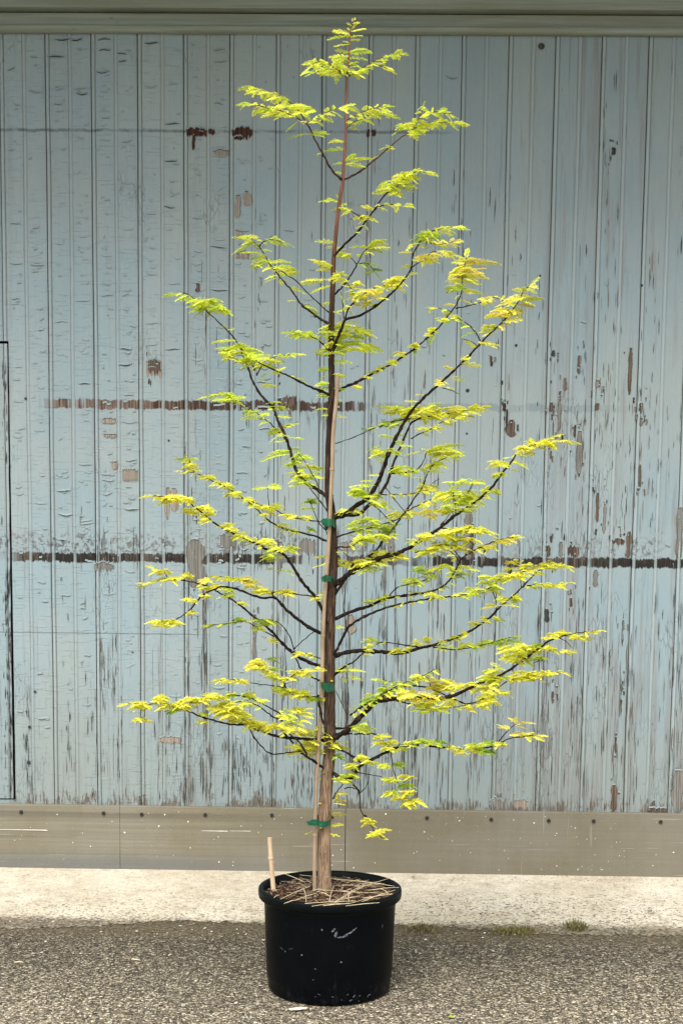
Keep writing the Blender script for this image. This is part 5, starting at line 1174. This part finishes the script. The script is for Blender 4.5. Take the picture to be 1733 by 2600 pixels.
tw('A5', [(1088, 892), (1150, 850), (1200, 820), (1305, 810)], 3, 1.5, .03, [(.1, 1, 8, 28, 'y')]); cl('A5', 1200, 825, 70, 14, 10, 30, 'y'); cl('A5', 1280, 1010, 30, 10, 4, 26, 'g')
tw('A5', [(1085, 938), (1000, 920), (900, 910), (830, 900), (760, 880), (645, 885)], 2.6, 1.2, -.04, [(.72, 1, 9, 28, 'ym')]); cl('A5', 690, 884, 40, 12, 5, 30, 'yo'); cl('A5', 800, 885, 24, 14, 5, 24, 'y'); cl('A5', 1030, 800, 40, 10, 3, 26, 'lg')
br('A5', [(1360, 1300), (1200, 1285), (1060, 1275), (960, 1245), (900, 1225), (800, 1190), (720, 1190), (600, 1160), (500, 1130), (420, 1095), (330, 1070), (270, 1045), (210, 1040), (150, 1055), (80, 1045), (15, 1045)], 8, 1.6, -.3, [(.93, 1, 8, 30, 'y')])
cl('A5', 95, 1050, 45, 22, 12, 30, 'y'); tw('A5', [(132, 1062), (125, 1130), (85, 1150)], 1.8, 1, 0); cl('A5', 90, 1148, 36, 14, 8, 28, 'y'); cl('A5', 232, 1005, 32, 26, 11, 28, 'y'); cl('A5', 270, 1055, 26, 14, 6, 24, 'y'); cl('A5', 390, 1055, 50, 22, 11, 30, 'y'); cl('A5', 335, 1090, 30, 14, 5, 24, 'g'); cl('A5', 530, 1110, 24, 10, 4, 24, 'l'); cl('A5', 530, 1165, 24, 10, 4, 22, 'y'); cl('A5', 340, 1050, 30, 14, 5, 26, 'ym')
tw('A5', [(360, 1080), (400, 1050), (500, 1020), (560, 1010), (650, 995), (740, 990), (830, 1000), (900, 1025), (980, 1070), (1052, 1112), (1080, 1150)], 3, 3, .03, [(.05, .4, 9, 30, 'y')])
cl('A5', 600, 985, 60, 22, 12, 34, 'y'); cl('A5', 500, 1018, 50, 16, 8, 30, 'y'); cl('A5', 420, 1015, 40, 14, 6, 28, 'ym'); cl('A5', 720, 975, 30, 14, 5, 26, 'l'); cl('A5', 840, 975, 34, 24, 8, 28, 'ml'); cl('A5', 920, 1010, 30, 24, 5, 26, 'm')
tw('A5', [(1075, 1165), (1000, 1130), (920, 1070), (880, 1045), (800, 1030), (738, 1042)], 4, 2, -.04, [(.5, 1, 10, 26, 'lm')]); cl('A5', 820, 1040, 40, 14, 6, 26, 'lm')
cl('A5', 690, 1060, 60, 40, 16, 36, 'y'); cl('A5', 740, 1105, 90, 34, 24, 36, 'y'); cl('A5', 780, 1145, 50, 20, 10, 32, 'ym'); cl('A5', 620, 1075, 60, 14, 6, 36, 'y'); cl('A5', 850, 1170, 50, 20, 10, 30, 'y'); cl('A5', 930, 1190, 60, 34, 14, 32, 'y'); cl('A5', 1040, 1200, 60, 26, 14, 32, 'y'); cl('A5', 1150, 1220, 60, 28, 14, 32, 'y'); cl('A5', 1090, 1110, 40, 30, 8, 30, 'lm'); cl('A5', 1130, 1165, 60, 20, 6, 30, 'l')
tw('A5', [(840, 1205), (880, 1280), (940, 1350), (1000, 1390), (1120, 1380), (1210, 1370)], 3.2, 2.6, -.02); sp('A5', [(1210, 1370, 1120, 1392), (1190, 1350, 1080, 1340)], 'ym')
tw('A5', [(1215, 1235), (1190, 1150), (1180, 1100)], 2, 1.2, -.03); sp('A5', [(1180, 1095, 1285, 1070), (1180, 1100, 1280, 1112), (1182, 1110, 1282, 1135), (1180, 1095, 1150, 1065), (1185, 1150, 1280, 1175), (1180, 1095, 1230, 1085)], 'ym'); cl('A5', 1170, 1085, 26, 18, 6, 26, 'y'); cl('A5', 1240, 1235, 50, 20, 6, 30, 'ym')
br('A5', [(1370, 1500), (1290, 1440), (1200, 1380), (1130, 1300), (1080, 1240), (1060, 1210)], 7, 3, -.14, [])
tw('A5', [(1240, 1400), (1190, 1310), (1120, 1255)], 5, 3, -.02)
br('A5', [(1318, 985), (1325, 1060), (1345, 1150), (1375, 1215)], 6, 5, -.03)

for B_ in BRANCHES:
    has_w = len(B_.wood.v) > 0
    if B_.name == 'trunk_foliage':
        local(B_.fol, tree).build('foliage', LEAF, tree)
        if has_w: local(B_.wood, tree).build('twig', TWIG, tree)
        continue
    o = local(B_.wood, tree).build('branch', TWIG, tree)
    if B_.fol.v: local(B_.fol, tree).build('foliage', LEAF, o)

# ------------------------------------------------------------------ stakes and ties
def stake(name, crop_pts, w_px, y, nodes, mat, wob=0.0):
    P = []
    for c, p in crop_pts:
        x, yy = nat(c, p); P.append(on_y(x, yy, y))
    mb = MB(); S_ = catmull(P, 0.012); R = []
    nz = [on_y(*nat(c, p), y).z for c, p in nodes]
    for q in S_:
        rr = w_px * PXM / 2
        for z in nz: rr *= 1 + .16 * max(0, 1 - abs(q.z - z) / .011)
        R.append(rr)
    mb.tube(S_, R, 12)
    for z in nz:
        k = min(range(len(S_)), key=lambda i: abs(S_[i].z - z)); c_ = S_[k]
        rows = []
        for rad_, dz in ((R[k] * .98, -.004), (R[k] * 1.12, -.0015), (R[k] * 1.12, .0015), (R[k] * .98, .004)):
            rows.append([(c_.x + rad_ * math.cos(a * math.pi / 6), c_.y + rad_ * math.sin(a * math.pi / 6), z + dz) for a in range(12)])
        mb.grid(rows, 0, True, True)
    return mb.build(name, mat)
YT = PY - 0.026
st = stake('bamboo_stake', [('A7', (622, 1290)), ('A7', (624, 850)), ('A7', (643, 300)), ('A5', (1335, 1100)), ('A5', (1346, 800)), ('A5', (1351, 560)), ('A5', (1362, 330)), ('A3', (1367, 1000)), ('A3', (1382, 760)), ('A3', (1396, 450)), ('A3', (1405, 262)), ('A3', (1413, 0)), ('A1', (1421, 1000)), ('A1', (1434, 800))],
           10, YT, [('A3', (1405, 262)), ('A5', (1350, 580)), ('A7', (624, 850)), ('A5', (1336, 1000))], BAMBOO)
tag(st, 'tall thin bamboo stake tied with green tape along the tree trunk', 'plant stake')
st = stake('bamboo_stake', [('A7', (265, 868)), ('A7', (275, 1030)), ('A7', (298, 1328))], 12.4, PY + 0.006, [('A7', (275, 1030))], BAMBOO_PALE)
tag(st, 'short cut bamboo stub stuck upright in the left side of the pot', 'plant stake')

def tie(crop, u0, u1, v0, v1, label, seed, tail=True):
    rr = random.Random(seed)
    xa, ya = nat(crop, (u0, (v0 + v1) / 2)); xb, yb = nat(crop, (u1, (v0 + v1) / 2))
    h = (v1 - v0) / CROPS[crop][2] * PXM
    A, B_ = on_y(xa, ya, PY - .02), on_y(xb, yb, PY - .02)
    cx, cz = (A.x + B_.x) / 2, (A.z + B_.z) / 2; rx = (B_.x - A.x) / 2; cy = PY - 0.010; ry = 0.032
    mb = MB(); n_ = 28
    rows = []
    for k in range(5):
        t = k / 4 - .5
        rows.append([(cx + (rx + rr.uniform(-.0014, .0014)) * math.cos(2 * math.pi * i / n_), cy + ry * math.sin(2 * math.pi * i / n_),
                      cz + t * h * (.88 + .12 * math.sin(3 * 2 * math.pi * i / n_ + seed)) + .005 * math.sin(2 * math.pi * i / n_ + seed) + .0016 * math.sin(5 * 2 * math.pi * i / n_ + k * 1.3) + rr.uniform(-.0008, .0008)) for i in range(n_)])
    mb.grid(rows, 0, True, True)
    if tail:                                     # the loose end of the tape sticks out to the left
        bx = cx - rx * .55
        R_ = []
        for i in range(6):
            t = i / 5
            R_.append([(bx - t * rx * 1.25, cy - ry - .002 - .010 * math.sin(t * 2.2), cz + h * (.5 - .1 * t + .12 * math.sin(t * 5))), (bx - t * rx * 1.0, cy - ry - .004 - .010 * t, cz + h * (-.5 + .55 * t * (seed % 2) + .15 * t))])
        mb.grid(R_, 0, True)
    tag(mb.build('plant_tie', TAPE), label, 'plant tie', 'green tape ties round trunk and stake')
tie('A3', 1345, 1425, 624, 690, 'green tape tie round stake and trunk, topmost of the four', 3)
tie('A3', 1350, 1412, 1032, 1078, 'small green tape tie second from the top, round stake and trunk', 4)
tie('A5', 1325, 1425, 892, 954, 'broad flat green tape tie third from the top, wrapped round stake and trunk', 5, False)
tie('A7', 612, 750, 712, 762, 'lowest green tape tie on the pale lower trunk just above the pot', 6)

# ------------------------------------------------------------------ litter and weeds
rs = random.Random(99)
lit = MB()
for _ in range(1500):
    if rs.random() < .75: x = rs.uniform(-1.6, 1.5); y = rs.uniform(-0.80, -0.08)
    else: x = rs.gauss(0.45, .3); y = rs.gauss(-.55, .12)
    if not -0.82 < y < -.04: continue
    if x < -0.1 and rs.random() < .8: continue
    if rs.random() > .35 + .65 * min(1, -y / .6): continue
    an = rs.uniform(-.5, .5) if rs.random() < .7 else rs.uniform(0, 3.1); l = rs.uniform(.002, .009); ww = rs.uniform(.0008, .0028)
    z = 0.018 + rs.uniform(0, .003)
    u = Vector((math.cos(an), math.sin(an), rs.uniform(-.1, .2))) * l; v = Vector((-math.sin(an), math.cos(an), rs.uniform(-.3, .3))) * ww; p = Vector((x, y, z))
    c = rs.choice(((0.03, 0.024, 0.018), (0.07, 0.05, 0.035), (0.13, 0.095, 0.06)))
    lit.face([p - u - v, p + u * .3 - v * 1.2, p + u, p + v, p - u * .8 + v * .8], 0, c)
for _ in range(900):
    x = rs.uniform(-1.5, 1.4); y = rs.uniform(-2.1, -.8)
    if math.hypot(x - PX, y - PY) < .2: continue
    an = rs.gauss(0, .7); l = rs.uniform(.0025, .007); ww = rs.uniform(.0015, .0035); p = Vector((x, y, .004 + rs.uniform(0, .002)))
    u = Vector((math.cos(an), math.sin(an), rs.uniform(-.15, .25))) * l; v = Vector((-math.sin(an), math.cos(an), rs.uniform(-.2, .5))) * ww
    c = rs.choice(((0.03, 0.026, 0.02), (0.09, 0.07, 0.05), (0.46, 0.42, 0.34), (0.52, 0.48, 0.40), (0.30, 0.25, 0.17)))
    lit.face([p - u - v, p + u * .3 - v * 1.1, p + u, p + u * .2 + v, p - u * .8 + v * .8], 0, c)
tag(lit.build('leaf_litter', GRASS), 'scattered crumbs of bark and dry leaf on the concrete and asphalt', 'litter', kind='stuff')
def weed(px, py, w_, n_, hgt, label, seed, cols):
    rr = random.Random(seed); c0 = on_z(px, py, 0.006); mb = MB()
    for _ in range(n_):
        x = rr.gauss(0, w_ * .42); y = rr.gauss(0, .026); h = hgt * rr.uniform(.25, 1) * math.exp(-(x / w_) ** 2)
        an = rr.uniform(0, 6.28); le = rr.uniform(.1, .9); ww = rr.uniform(.0006, .0016)
        b0 = Vector((x, y, 0)); d = Vector((math.cos(an) * le, math.sin(an) * le, 1)) * h; s_ = Vector((-math.sin(an), math.cos(an), 0)) * ww
        k = rr.uniform(.6, 1.25); c = tuple(e * k for e in rr.choice(cols))
        mid = b0 + d * .55; tip = b0 + d - Vector((0, 0, h * .25 * le))
        mb.face([b0 - s_, b0 + s_, mid + s_ * .8, mid - s_ * .8], 0, c); mb.face([mid - s_ * .8, mid + s_ * .8, tip], 0, c)
    o = mb.build('weed_tuft', GRASS); o.location = (c0.x, c0.y, 0.005)
    tag(o, label, 'weed', 'weeds along the edge of the asphalt')
MOSS = ((0.14, 0.135, 0.04), (0.19, 0.17, 0.055), (0.09, 0.09, 0.03), (0.23, 0.18, 0.085))
weed(1308, 2364, .12, 900, .017, 'wide low mossy tuft at the edge of the asphalt, the middle of three', 1, MOSS)
weed(1463, 2356, .055, 420, .036, 'dark green upright tuft at the asphalt edge, rightmost of three', 2, ((0.12, 0.125, 0.04), (0.16, 0.15, 0.055), (0.08, 0.085, 0.03), (0.2, 0.165, 0.08)))
weed(1072, 2360, .085, 420, .022, 'thin brownish weed tuft at the asphalt edge nearest the pot', 3, ((0.15, 0.125, 0.06), (0.12, 0.11, 0.04), (0.20, 0.155, 0.09)))
# fallen petal by the pot, and a green leaf on the asphalt
c0 = on_z(756, 2563, 0.006); mb = MB()
rows = []
for i in range(9):
    t = i / 8; x = -.026 + .052 * t; hw = .0085 * math.sin(math.pi * (t * .9 + .08))
    rows.append([(x, -hw * 1.2 + .004 * (t - .5), .004 + .004 * t), (x, 0, .002), (x, hw * .7 + .006 * t, .006 + .003 * t)])
mb.grid(rows, 0, True)
o = mb.build('dry_leaf', flat('dry_petal', (0.66, 0.58, 0.42), .6, .2, .12, 60)); o.location = (c0.x, c0.y, 0.002)
tag(o, 'pale dry curled leaf lying on the asphalt in front of the pot', 'leaf')
c0 = on_z(1145, 2581, 0.006); mb = MB()
for k in range(5):
    a = k * 1.25 + .4; r_ = .014 if k % 2 else .010; u = Vector((math.cos(a), math.sin(a), .35)) * r_; v = Vector((-math.sin(a), math.cos(a), .1)) * r_ * .4
    mb.face([(0, 0, .003), u * .5 - v, u, u * .5 + v], 0)
o = mb.build('fallen_leaf', flat('fresh_leaf', (0.34, 0.42, 0.05), .5, .3, .2, 60)); o.location = (c0.x, c0.y, 0.003)
tag(o, 'small yellow-green leaf lying alone on the asphalt at the bottom right', 'leaf')
for i, (px, py, L, an, lab) in enumerate(((345, 2437, .032, -.25, 'short pale dry twig lying on the asphalt left of the pot'), (47, 2443, .028, .1, 'pale dry twig lying on the asphalt at the far left'))):
    c0 = on_z(px, py, 0.006); mb = MB(); u = Vector((math.cos(an), math.sin(an), 0)) * L / 2
    mb.tube([-u, u * .1 + Vector((0, .002, .001)), u], [.0016, .0022, .0014], 6)
    o = mb.build('dry_twig', STRAW); o.location = (c0.x, c0.y, 0.006); tag(o, lab, 'twig', 'dry twigs on the asphalt')
